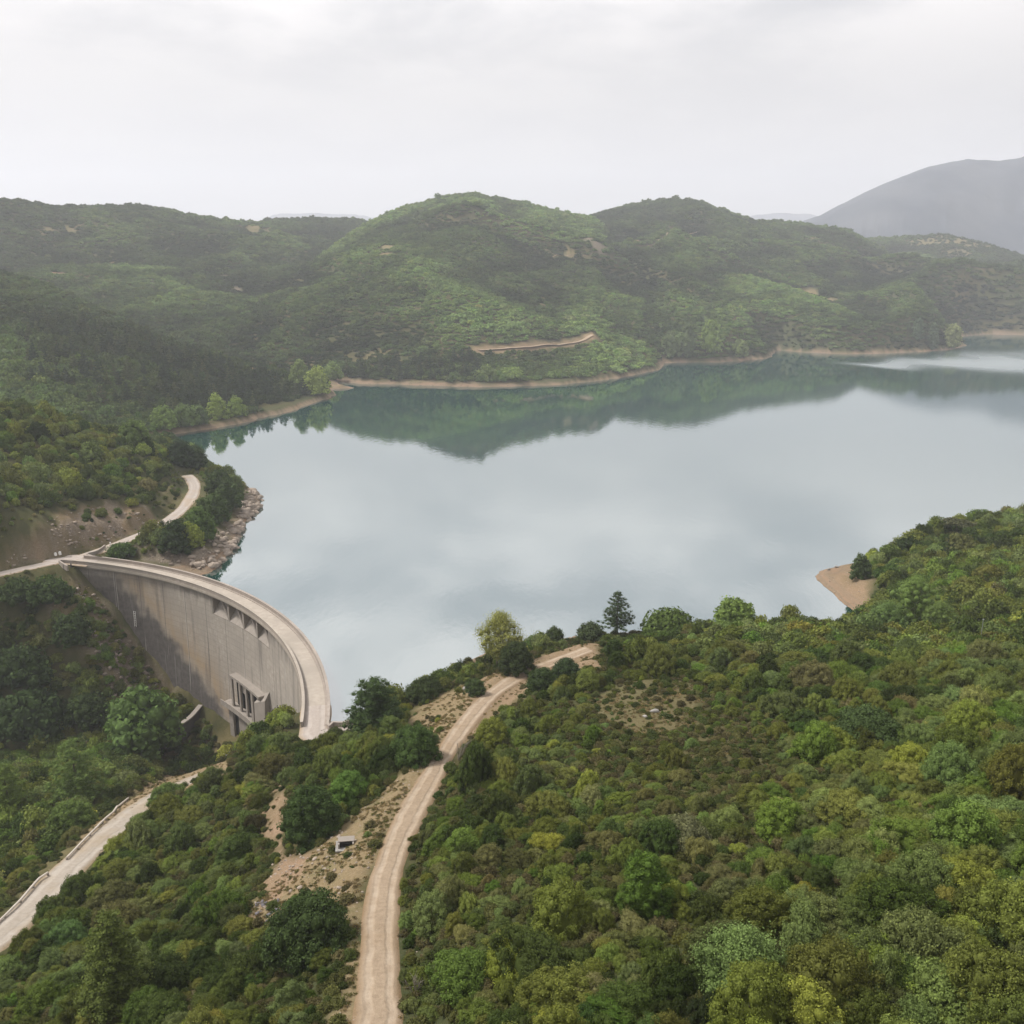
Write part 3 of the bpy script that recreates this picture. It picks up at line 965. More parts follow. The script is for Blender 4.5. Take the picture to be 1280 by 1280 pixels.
# ------------------------------------------------------------------ the arch dam
DECK_Z, PAR_H = 3.0, 1.0
A0, A1 = 8.0, 75.5
SP0, SP1, SPZ0, SPZ1 = 34.3, 49.5, -2.6, 2.2          # overflow bays under the crest road
dam = empty('arch_dam', (*dam_xy(40, RD), 0))
tag(dam, 'curved concrete dam with a pale crest road, its face stained dark towards the far end', 'dam')


def local(o, root):
    """keep world geometry but hang the part on the thing's empty"""
    o.parent = root
    o.matrix_parent_inverse = root.matrix_basis.inverted()
    return o


na, nz = 271, 99
AA = np.linspace(A0, A1, na)
ZZ_ = np.linspace(2.32, -46.0, nz)
ga, gz = np.meshgrid(AA, ZZ_, indexing='ij')
rw = 110.95 - 0.018 * (2.3 - gz) - 0.6 * sstep(20, 46, 2.3 - gz)
wx = DCX + rw * np.cos(np.radians(ga))
wy = DCY + rw * np.sin(np.radians(ga))
front_v = np.stack([wx, wy, gz], -1).reshape(-1, 3)
ii, jj = np.meshgrid(np.arange(na - 1), np.arange(nz - 1), indexing='ij')
ac_, zc_ = (AA[:-1] + AA[1:]) / 2, (ZZ_[:-1] + ZZ_[1:]) / 2
keep = ~((ac_[:, None] > SP0) & (ac_[:, None] < SP1) & (zc_[None] > SPZ0) & (zc_[None] < SPZ1 + 1))
fq = np.stack([ii * nz + jj, (ii + 1) * nz + jj, (ii + 1) * nz + jj + 1, ii * nz + jj + 1], -1)[keep]
# back face, ends
back_v = np.stack([DCX + (RU - 0.35) * np.cos(np.radians(AA)), DCY + (RU - 0.35) * np.sin(np.radians(AA))], -1)
bt = np.concatenate([np.c_[back_v, np.full(na, 2.32)], np.c_[back_v, np.full(na, -46.0)]])
nb = len(front_v)
k = np.arange(na - 1)
bq = np.stack([nb + k, nb + na + k, nb + na + k + 1, nb + k + 1], -1)
ends = np.array([[0, nz - 1, nb + na, nb], [(na - 1) * nz, nb + na - 1, nb + 2 * na - 1, na * nz - 1]])
s_arc = np.radians(ga) * 110.9
# stain: a dark weathered wedge against the far abutment, ochre run-off along its edge
zline = np.interp(ga, [8, 46, 49, 50.6, 53.5, 56.3, 59, 61.3, 63.5, 66.1, 68.5, 70.7, 76], [-60, -32, -28, -25, -21.5, -18.5, -14.5, -10.5, -7.0, -3.8, -2.2, -1.2, 0.5])
nz_ = (fbm(s_arc / 5.0, gz / 3.0, 12, 4) - 0.5) * 7 + (fbm(s_arc / 1.1, gz / 9.0, 19, 3) - 0.5) * 4
stain = sstep(-2.2, 2.6, zline - gz + nz_)
stain = np.maximum(stain, sstep(3.0, 0.6, gz - 1.7 + (fbm(s_arc / 0.8, gz / 5, 9, 3)) * 2.2 - 1.0 + (66 - ga) * 0.5) * 0.0)
stain = np.maximum(stain, 0.75 * sstep(66.0, 67.5, ga + (fbm(s_arc / 2, gz / 6, 3, 3) - 0.5) * 3) * sstep(1.2, -0.3, gz))
stain = np.maximum(stain, 0.8 * sstep(13.8, 11.0, ga + (fbm(s_arc / 1.5, gz / 6, 4, 3) - 0.5) * 5 + 0.25 * (gz + 12)) * sstep(-3, -6, gz))
stain = np.maximum(stain, 0.55 * sstep(-1.5, 2.2, gz + 4.0 * (fbm(s_arc / 0.8, gz / 40, 57, 3) - 0.5) + 2.5 * (fbm(s_arc / 14, gz / 40, 58, 2) - 0.5)))
stain = np.maximum(stain, 0.42 * sstep(0.60, 0.74, fbm(s_arc / 1.5, gz / 26, 61, 4)))
ochre = np.exp(-np.abs(gz - zline - 4 + nz_ * 0.6) / 5.0) * sstep(72, 64, ga) + 0.55 * sstep(22, 14, ga) * fbm(s_arc / 1.2, gz / 12, 31, 3)
ochre = np.clip(ochre * sstep(30, 42, ga) + 0.35 * sstep(26, 16, ga), 0, 1)
bpad = len(bt)
allv = np.concatenate([front_v, bt])
uvv = np.concatenate([np.stack([s_arc, gz, 0 * gz], -1).reshape(-1, 3), np.zeros((bpad, 3))])
stv = np.concatenate([np.stack([stain, ochre, 0 * stain, 1 + 0 * stain], -1).reshape(-1, 4), np.zeros((bpad, 4))])
wallo = obj_np('wall', allv, np.concatenate([fq, bq, ends]), None, M['wall'], {'face_uv': ('FLOAT_VECTOR', uvv), 'stain': ('FLOAT_COLOR', stv)})
local(wallo, dam)


def dpart(mb, name, mat, bevel=0.0):
    return local(mb.build(name, mat, None, bevel), dam)


m = MB()
m.arc(A0, A1, RD - 0.05, RU + 0.1, 2.34, DECK_Z, 0.6)
dk_ = dpart(m, 'crest_road', M['deck'])
for r0 in (RD + 0.42, RU - 0.42 - 0.45):
    m = MB()
    m.arc(A0, A1, r0, r0 + 0.45, DECK_Z - 0.05, DECK_Z + 0.14, 0.6)
    dpart(m, 'kerb', M['parapet'])
for r0 in (RD, RU - 0.4):
    m = MB()
    m.arc(A0, A1, r0, r0 + 0.4, DECK_Z - 0.02, DECK_Z + PAR_H - 0.14, 0.6)
    po = dpart(m, 'parapet', M['parapet'])
    m = MB()
    m.arc(A0, A1, r0 - 0.07, r0 + 0.47, DECK_Z + PAR_H - 0.14, DECK_Z + PAR_H, 0.6)
    c_ = m.build('coping', M['deck'] if r0 < RD + 1 else M['parapet'])
    c_.parent = po
    c_.matrix_parent_inverse = (dam.matrix_basis).inverted() if False else po.matrix_world.inverted()
# corbel string under the road
m = MB()
m.arc(A0, A1, RD + 0.15, RD + 0.6, 2.0, 2.335, 0.6)
dpart(m, 'cornice', M['conc'])
# overflow bays
nbay = 4
for b in range(nbay):
    a0 = SP0 + (SP1 - SP0) * b / nbay
    a1 = SP0 + (SP1 - SP0) * (b + 1) / nbay
    m = MB()
    nseg = 6
    for s_ in range(nseg):
        p, q_ = a0 + (a1 - a0) * s_ / nseg, a0 + (a1 - a0) * (s_ + 1) / nseg
        prof = [(114.6, 0.9), (113.6, 0.75), (112.4, -0.5), (110.93, SPZ0)]
        for (r0, z0), (r1, z1) in zip(prof[:-1], prof[1:]):
            m.face([(*dam_xy(p, r0), z0), (*dam_xy(q_, r0), z0), (*dam_xy(q_, r1), z1), (*dam_xy(p, r1), z1)])
    dpart(m, 'overflow_chute', M['conc'])
for b in range(nbay + 1):
    a = SP0 + (SP1 - SP0) * b / nbay
    da = 0.19
    m = MB()
    c8 = []
    lo = [(a - da, 113.8), (a + da, 113.8), (a + da, 110.96), (a - da, 110.96)]
    m.hexa([(*dam_xy(x, r), SPZ0 - 0.02 if r < 112 else -0.4) for x, r in lo] + [(*dam_xy(x, r), 2.33) for x, r in lo])
    # a raking strut beside each pier
    x0, x1 = a + da, a + da + 1.5
    if b < nbay:
        m.hexa([(*dam_xy(x0, 111.2), SPZ0 + 0.3), (*dam_xy(x0 + 0.3, 111.2), SPZ0 + 0.3), (*dam_xy(x0 + 0.3, 111.7), SPZ0 + 0.5), (*dam_xy(x0, 111.7), SPZ0 + 0.5),
                (*dam_xy(x1, 111.2), 2.0), (*dam_xy(x1 + 0.3, 111.2), 2.0), (*dam_xy(x1 + 0.3, 111.7), 2.0), (*dam_xy(x1, 111.7), 2.0)])
    dpart(m, 'pier', M['conc'])

# outlet works low on the face
def oarc(name, mat, *boxes):
    m = MB()
    for bx in boxes:
        m.arc(*bx, 0.5)
    return dpart(m, name, mat)


oarc('outlet_roof', M['conc'], (36.2, 44.6, 108.7, 111.2, -15.9, -15.3))
oarc('outlet_column', M['conc'], (44.15, 44.6, 108.85, 109.3, -23.4, -15.92))
oarc('outlet_column', M['conc'], (42.0, 42.4, 108.85, 109.3, -23.4, -15.92))
oarc('outlet_column', M['conc'], (40.2, 40.6, 108.85, 109.3, -23.4, -15.92))
oarc('outlet_column', M['conc'], (38.4, 39.0, 108.85, 109.3, -23.4, -15.92))
oarc('outlet_gate', M['black'], (42.5, 44.1, 110.0, 110.3, -23.2, -16.0))
oarc('outlet_gate', M['black'], (40.7, 41.9, 110.0, 110.3, -23.2, -18.5))
oarc('outlet_gate', M['black'], (39.1, 40.1, 110.0, 110.3, -23.2, -17.0))
oarc('outlet_wall', M['conc'], (40.65, 41.95, 109.4, 109.75, -18.5, -15.92))
oarc('walkway', M['conc'], (37.6, 46.4, 107.6, 110.5, -23.9, -23.42), (37.6, 46.4, 107.6, 107.8, -23.4, -22.5))
oarc('walkway_base', M['conc'], (37.9, 43.0, 108.8, 110.4, -34.0, -23.92), (44.5, 45.6, 108.8, 110.4, -34.0, -23.92))
oarc('outlet_door', M['black'], (43.05, 44.45, 109.3, 109.7, -34.0, -23.95))
m = MB()
m.hexa([(*dam_xy(35.0, 108.3), -30), (*dam_xy(37.5, 108.3), -30), (*dam_xy(37.5, 110.6), -30), (*dam_xy(35.0, 110.6), -30),
        (*dam_xy(35.0, 109.4), -15.6), (*dam_xy(37.5, 108.5), -17.6), (*dam_xy(37.5, 110.6), -15.91), (*dam_xy(35.0, 110.6), -13.6)])
dpart(m, 'outlet_block', M['conc'], 0.05)


def path_wall(mb, pts, th, h, base=-0.6):
    pts = np.array(pts, float)
    d = np.gradient(pts[:, :2], axis=0)
    d /= np.linalg.norm(d, axis=1)[:, None] + 1e-9
    nr_ = np.stack([d[:, 1], -d[:, 0]], 1) * th / 2
    b = len(mb.v)
    for p, n_ in zip(pts, nr_):
        for s_, z_ in ((-1, base), (1, base), (1, h), (-1, h)):
            mb.v.append((p[0] + s_ * n_[0], p[1] + s_ * n_[1], p[2] + z_))
    for i_ in range(len(pts) - 1):
        for k_ in range(4):
            p, q_ = b + i_ * 4, b + (i_ + 1) * 4
            mb.f.append((p + k_, p + (k_ + 1) % 4, q_ + (k_ + 1) % 4, q_ + k_))
    mb.f.append((b, b + 1, b + 2, b + 3))
    e = b + (len(pts) - 1) * 4
    mb.f.append((e + 3, e + 2, e + 1, e))


def par_end(px, z=DECK_Z):
    m = MB()
    path_wall(m, smooth_line([P(u, v, z + PAR_H) - np.array([0, 0, PAR_H]) for u, v in px], 0.8), 0.4, PAR_H)
    dpart(m, 'parapet', M['parapet'])


m = MB()
path_wall(m, smooth_line([np.array([*dam_xy(72.6, RU - 0.2), DECK_Z]), np.array([*dam_xy(74.4, RU + 0.2), DECK_Z]), np.array([*dam_xy(75.7, RU + 1.6), DECK_Z]), P(121, 688, 4.0) - np.array([0, 0, 1.0]), P(131, 681, 4.0) - np.array([0, 0, 1.0])], 0.7), 0.4, PAR_H)
dpart(m, 'parapet', M['parapet'])
m = MB()
path_wall(m, smooth_line([np.array([*dam_xy(A1, RD + 0.2), DECK_Z]), np.array([*dam_xy(77.5, RD - 0.2), DECK_Z]), P(84, 706.5, 4.0) - np.array([0, 0, 1.0])], 0.7), 0.4, PAR_H - 0.1)
dpart(m, 'parapet', M['parapet'])
m = MB()
path_wall(m, smooth_line([np.array([*dam_xy(A0, RU - 0.2), DECK_Z]), np.array([*dam_xy(A0 - 1.0, RU + 0.1), DECK_Z]), P(416, 902, 4.0) - np.array([0, 0, 1.0]), P(427, 902.5, 4.0) - np.array([0, 0, 1.0]), P(443, 898, 4.0) - np.array([0, 0, 1.0]), P(462, 894, 4.0) - np.array([0, 0, 1.0])], 0.6), 0.4, PAR_H)
dpart(m, 'parapet', M['parapet'])
m = MB()                                   # flank wall carrying the crest into the far bank
m.hexa([(*dam_xy(A1, 109.2), -9), (*dam_xy(80.5, 109.2), -9), (*dam_xy(80.5, RU), -9), (*dam_xy(A1, RU), -9),
        (*dam_xy(A1, 110.6), 2.33), (*dam_xy(80.5, 110.6), 2.33), (*dam_xy(80.5, RU - 0.4), 2.33), (*dam_xy(A1, RU - 0.4), 2.33)])
dpart(m, 'abutment', M['conc'])
# inspection ladder up the face
m = MB()
for da in (-0.16, 0.16):
    m.tube([(*dam_xy(65.6 + da, 110.3), -12.5), (*dam_xy(65.6 + da, 110.5), -8.2)], 0.05, 5)
for k_ in range(9):
    m.tube([(*dam_xy(65.44, 110.4), -12.3 + k_ * 0.5), (*dam_xy(65.76, 110.4), -12.3 + k_ * 0.5)], 0.03, 4)
dpart(m, 'ladder', M['white'])

# retaining wall at the foot of the dam
m = MB()
wp = [np.array([*dam_xy(53.4, 109.8), -29.5]), P(238, 897, -30.0), P(224, 907, -30.5), P(208, 916, -31.5), P(190, 922, -32.5)]
path_wall(m, smooth_line(wp, 1.0), 0.9, 0.0, -9)
rw_ = m.build('wall', M['dkconc'])
root = empty('retaining_wall', tuple(wp[2]))
tag(root, 'dark stained concrete retaining wall at the foot of the dam, pale coping on top', 'retaining wall')
local(rw_, root)
m = MB()
path_wall(m, smooth_line([p + np.array([0, 0, 0.004]) for p in wp], 1.0), 1.2, 0.35, 0.0)
local(m.build('coping', M['conc']), root)

# ------------------------------------------------------------------ foliage shapes
_ico = {}


def ico(sub):
    if sub not in _ico:
        import bmesh
        bm = bmesh.new()
        bmesh.ops.create_icosphere(bm, subdivisions=sub, radius=1)
        v = np.array([x.co[:] for x in bm.verts])
        f = np.array([[q.index for q in x.verts] for x in bm.faces])
        bm.free()
        _ico[sub] = (v, f)
    return _ico[sub]


def unit(n, r):
    v = r.normal(size=(n, 3))
    return v / (np.linalg.norm(v, axis=1)[:, None] + 1e-9)


def leaf_quads(C, N, size, r, asp=0.62):
    n = len(C)
    a = unit(n, r)
    u = np.cross(N, a)
    u /= np.linalg.norm(u, axis=1)[:, None] + 1e-9
    v = np.cross(N, u)
    s = size * r.uniform(0.6, 1.35, (n, 1))
    fold = N * s * 0.18
    V = np.stack([C + u * s, C + v * s * asp + fold, C - u * s, C - v * s * asp + fold], 1).reshape(-1, 3)
    return V, np.arange(n * 4).reshape(-1, 4)


class Crown:
    def __init__(s, seed):
        s.r = np.random.default_rng(seed)
        s.V, s.Q, s.T, s.lv, s.n = [], [], [], [], 0

    def hull(s, c, rad, sub=1, lump=0.3):
        v, f = ico(sub)
        rr = 1 + s.r.uniform(-lump, lump, (len(v), 1))
        s.V.append(v * rr * rad + c)
        s.T.append(f + s.n)
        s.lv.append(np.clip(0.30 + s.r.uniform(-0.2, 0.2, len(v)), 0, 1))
        s.n += len(v)

    def leaves(s, C, N, size, asp=0.62, lv=None):
        V, Q = leaf_quads(C, N, size, s.r, asp)
        s.V.append(V)
        s.Q.append(Q + s.n)
        L = s.r.uniform(0, 1, len(C)) if lv is None else np.clip(lv + s.r.uniform(-0.25, 0.25, len(C)), 0, 1)
        s.lv.append(np.repeat(L, 4))
        s.n += len(V)

    def lobe(s, c, rad, nl, leaf, hull=1, spread=0.16, flat=1.0, up=0.0, hullsc=0.72, ball=None):
        c = np.array(c, float)
        rad3 = np.array([rad, rad, rad * flat])
        if hull:
            s.hull(c, rad3 * hullsc, hull)
        d = unit(nl, s.r)
        d[:, 2] = np.where(d[:, 2] < -0.35, -d[:, 2], d[:, 2])
        C = c + d * rad3 * (1 + s.r.normal(0, spread, (nl, 1)))
        if ball is not None:                     # drop leaves buried in neighbouring lobes
            keep = np.ones(nl, bool)
            for bc, br in ball:
                keep &= np.linalg.norm((C - bc) / np.array([1, 1, flat]), axis=1) > br * 0.82
            C, d = C[keep], d[keep]
        N = d * 0.9 + unit(len(C), s.r) * 0.75 + np.array([0, 0, up])
        N /= np.linalg.norm(N, axis=1)[:, None] + 1e-9
        base = s.r.uniform(0.25, 0.75)
        s.leaves(C, N, leaf, lv=np.full(len(C), base))

    def mesh(s, name, mat=None):
        return mesh_np(name, np.concatenate(s.V), np.concatenate(s.Q) if s.Q else None, np.concatenate(s.T) if s.T else None, mat or M['leaf'], {'leafv': ('FLOAT', np.concatenate(s.lv))})


def dome(seed, nl, per, leaf, height=1.15, lrad=(0.26, 0.42), hull=1, irregular=0.16, name='foliage'):
    """a rounded bush of unit radius built of many small lobes"""
    c = Crown(seed)
    r = c.r
    balls = []
    ph = r.uniform(0, 6.28, 3)
    for k in range(nl):
        a = k * 2.399963 + r.uniform(-0.3, 0.3)
        t = (k + 0.5) / nl
        zz = 1 - t * 1.08
        rad = math.sqrt(max(0, 1 - max(zz, 0) ** 2))
        wob = 1 + irregular * (math.sin(2 * a + ph[0]) + 0.6 * math.sin(3 * a + ph[1])) + r.uniform(-0.22, 0.18)
        lr = r.uniform(*lrad)
        p = np.array([math.cos(a) * rad * (1 - lr * 0.6) * wob, math.sin(a) * rad * (1 - lr * 0.6) * wob, (0.22 + max(zz, -0.05) * (height - 0.22 - lr * 0.6)) * (1 + r.uniform(-0.1, 0.1))])
        balls.append((p, lr))
    if hull:
        c.hull(np.array([0, 0, height * 0.36]), np.array([0.66, 0.66, height * 0.44]), 2, 0.1)
    for i_, (p, lr) in enumerate(balls):
        near = [b for j_, b in enumerate(balls) if j_ != i_ and np.linalg.norm(b[0] - p) < b[1] + lr]
        c.lobe(p, lr, per, leaf, hull, ball=near if per > 25 else None)
    return c.mesh(name)


def pine_crown(seed, h, rad, whorls, per, leaf, t0=0.2, power=0.85, nbr=6, rise=0.15, name='crown', core=True, crs=1.0):
    c = Crown(seed)
    r = c.r
    for k in range(whorls):
        t = t0 + (1 - t0) * (k + 0.3) / whorls
        L = rad * ((1 - t) / (1 - t0)) ** power * r.uniform(0.78, 1.15) + rad * 0.06
        n = max(3, int(nbr * (0.6 + 0.6 * (1 - t))))
        a0 = r.uniform(0, 6.28)
        for b in range(n):
            a = a0 + 6.28 * b / n + r.uniform(-0.35, 0.35)
            Lb = L * r.uniform(0.7, 1.12)
            nn = max(2, int(3 * Lb / rad + 1.5))
            for q_ in range(nn):
                f = (q_ + 1.0) / nn
                p = np.array([math.cos(a) * Lb * f, math.sin(a) * Lb * f, t * h + Lb * rise * f * f + r.uniform(-0.02, 0.02) * h])
                cr = max(0.055 * h * (1.15 - 0.5 * t), 0.3 * Lb / nn) * r.uniform(0.75, 1.2) * crs
                c.lobe(p, cr, per, leaf, 1 if core else 0, spread=0.28, flat=0.62, up=0.35, hullsc=0.6)
    c.lobe((0, 0, h * 0.985), 0.04 * h, per, leaf, 0, spread=0.3)
    return c.mesh(name)


def open_crown(seed, h, rad, nl, per, leaf, name='crown', z0=0.25, lr=(0.16, 0.27), hull=0, shape=1.0, hullsc=0.62):
    """loose crown of separate leaf clouds with gaps"""
    c = Crown(seed)
    r = c.r
    for k in range(nl):
        a = k * 2.399963 + r.uniform(-0.4, 0.4)
        t = z0 + (1 - z0) * (k + 0.5) / nl
        env = math.sin(min(1, (t - z0) / (1 - z0) * 0.9 + 0.12) * math.pi) ** 0.6 * shape
        rr = rad * env * r.uniform(0.25, 0.95)
        l_ = rad * r.uniform(*lr) * 1.6
        c.lobe((math.cos(a) * rr, math.sin(a) * rr, t * h - l_ * 0.5), l_, per, leaf, hull, spread=0.32, hullsc=hullsc)
    return c.mesh(name)


def trunk_mesh(seed, h, r0, spread, limbs=5, lean=0.0, stems=1, name='trunk', mat='bark', top=0.8):
    r = np.random.default_rng(seed)
    m = MB()
    for s_ in range(stems):
        bx, by = (r.uniform(-0.3, 0.3, 2) * spread * 0.5) if stems > 1 else (0, 0)
        tipx, tipy = r.uniform(-0.25, 0.25, 2) * spread + np.array([lean, 0])
        pts = [(bx, by, -0.4), (bx + (tipx - bx) * 0.25 + r.uniform(-.05, .05), by + (tipy - by) * 0.25, h * 0.3), (bx + (tipx - bx) * 0.6, by + (tipy - by) * 0.6, h * 0.6 * top / 0.8), (tipx, tipy, h * top)]
        m.tube(pts, [r0 * 1.25, r0 * 0.85, r0 * 0.5, r0 * 0.16], 8)
        for l_ in range(limbs):
            t = r.uniform(0.28, 0.8)
            a = r.uniform(0, 6.28)
            z0 = h * t * top
            x0, y0 = bx + (tipx - bx) * t, by + (tipy - by) * t
            e = (x0 + math.cos(a) * spread * 0.65, y0 + math.sin(a) * spread * 0.65, z0 + h * r.uniform(0.08, 0.22))
            mid = ((x0 * 0.5 + e[0] * 0.5), (y0 * 0.5 + e[1] * 0.5), z0 * 0.35 + e[2] * 0.65)
            m.tube([(x0, y0, z0), mid, e], [r0 * 0.42, r0 * 0.25, r0 * 0.08], 5)
    me = m.build(name, M[mat])
    d = me.data
    bpy.data.objects.remove(me)
    return d


def bush_stem(seed, n=5):
    r = np.random.default_rng(seed)
    m = MB()
    for k in range(n):
        a = k * 6.28 / n + r.uniform(-.4, .4)
        m.tube([(math.cos(a) * 0.05, math.sin(a) * 0.05, -0.15), (math.cos(a) * 0.22, math.sin(a) * 0.22, 0.3), (math.cos(a) * 0.45, math.sin(a) * 0.45, 0.72)], [0.045, 0.032, 0.012], 5)
    o = m.build('stem', M['bark'])
    d = o.data
    bpy.data.objects.remove(o)
    return d


TINTS = dict(
    dark=((0.046, 0.066, 0.015), 'dark green'),
    olive=((0.106, 0.122, 0.026), 'olive green'),
    grey=((0.104, 0.132, 0.040), 'grey green'),
    brown=((0.122, 0.120, 0.042), 'brownish'),
    bright=((0.092, 0.138, 0.024), 'bright green'),
    yellow=((0.165, 0.180, 0.032), 'yellowish green'),
)
TKEYS = list(TINTS)
TARR = np.array([TINTS[k][0] for k in TKEYS])
GAIN = 1.32

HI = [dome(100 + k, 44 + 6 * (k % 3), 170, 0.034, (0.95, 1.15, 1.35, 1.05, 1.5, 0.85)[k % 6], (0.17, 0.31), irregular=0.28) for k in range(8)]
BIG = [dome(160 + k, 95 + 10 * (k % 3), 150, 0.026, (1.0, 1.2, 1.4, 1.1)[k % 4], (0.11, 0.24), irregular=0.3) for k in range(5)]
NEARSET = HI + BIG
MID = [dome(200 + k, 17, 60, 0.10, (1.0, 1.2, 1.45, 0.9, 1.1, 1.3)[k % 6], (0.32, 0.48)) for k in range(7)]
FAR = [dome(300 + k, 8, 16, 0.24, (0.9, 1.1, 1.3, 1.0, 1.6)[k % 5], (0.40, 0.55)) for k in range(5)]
STEMS = [bush_stem(5 + k) for k in range(3)]
_tuft = []
for k in range(4):
    c = Crown(400 + k)
    n_ = 46
    a = c.r.uniform(0, 6.28, n_)
    rr = c.r.uniform(0, 0.55, n_)
    C = np.stack([np.cos(a) * rr, np.sin(a) * rr, c.r.uniform(0.1, 0.42, n_)], 1)
    N = np.stack([np.cos(a + 1.57), np.sin(a + 1.57), c.r.uniform(-0.2, 0.2, n_)], 1)
    V_, Q_ = leaf_quads(C, N, 0.16, c.r, 0.5)
    c.V, c.Q, c.lv, c.n = [V_], [Q_], [np.repeat(c.r.uniform(0, 1, n_), 4)], len(V_)
    _tuft.append(c.mesh('tuft'))


def source_collection(name, meshes):
    c = bpy.data.collections.new(name)
    for k, me in enumerate(meshes):
        o = bpy.data.objects.new('%s_%02d' % (name, k), me)
        c.objects.link(o)
    return c


def stuff(name, label, cat, pts, rot, scl, idx, tint, meshes):
    """one object: copies of a few plants spread over the ground"""
    me = mesh_np(name, pts, attrs={'rot': ('FLOAT', rot), 'scl': ('FLOAT_VECTOR', scl), 'idx': ('INT', idx.astype(np.int32)),
                                   'tint': ('FLOAT_COLOR', np.c_[tint, np.ones(len(tint))])})
    o = link(bpy.data.objects.new(name, me))
    g = bpy.data.node_groups.new(name, 'GeometryNodeTree')
    g.interface.new_socket('Geometry', in_out='INPUT', socket_type='NodeSocketGeometry')
    g.interface.new_socket('Geometry', in_out='OUTPUT', socket_type='NodeSocketGeometry')
    N = g.nodes.new
    gi, go = N('NodeGroupInput'), N('NodeGroupOutput')
    ip = N('GeometryNodeInstanceOnPoints')
    ci = N('GeometryNodeCollectionInfo')
    ci.inputs['Collection'].default_value = source_collection(name + '_source', meshes)
    ci.inputs['Separate Children'].default_value = True
    ci.inputs['Reset Children'].default_value = True

    def na_(n_, dt):
        q = N('GeometryNodeInputNamedAttribute')
        q.data_type = dt
        q.inputs['Name'].default_value = n_
        return q.outputs[0]
    cx = N('ShaderNodeCombineXYZ')
    L = g.links.new
    L(na_('rot', 'FLOAT'), cx.inputs[2])
    L(gi.outputs[0], ip.inputs['Points'])
    L(ci.outputs[0], ip.inputs['Instance'])
    ip.inputs['Pick Instance'].default_value = True
    L(na_('idx', 'INT'), ip.inputs['Instance Index'])
    L(cx.outputs[0], ip.inputs['Rotation'])
    L(na_('scl', 'FLOAT_VECTOR'), ip.inputs['Scale'])
    L(ip.outputs[0], go.inputs[0])
    md = o.modifiers.new('scatter', 'NODES')
    md.node_group = g
    return tag(o, label, cat, kind='stuff')


# ------------------------------------------------------------------ trees that can be told apart
TREES = []          # (x, y, radius) to keep the scrub out from under them


def settint(o, c, j=0.0):
    c = np.array(c) * np.array([1.8, 1.8, 1.3])
    if j:
        c = c * (1 + rng.uniform(-j, j)) * (1 + rng.uniform(-j, j, 3) * 0.3)
    o['tint'] = [float(q) for q in c]


def plant(name, label, cat, loc, parts, group=None, rz=0.0, scale=(1, 1, 1)):
    root = empty(name, loc, rz)
    root.scale = scale
    tag(root, label, cat, group)
    for pn, me, tint in parts:
        o = link(bpy.data.objects.new(pn, me), root)
        if tint is not None:
            settint(o, tint)
    return root


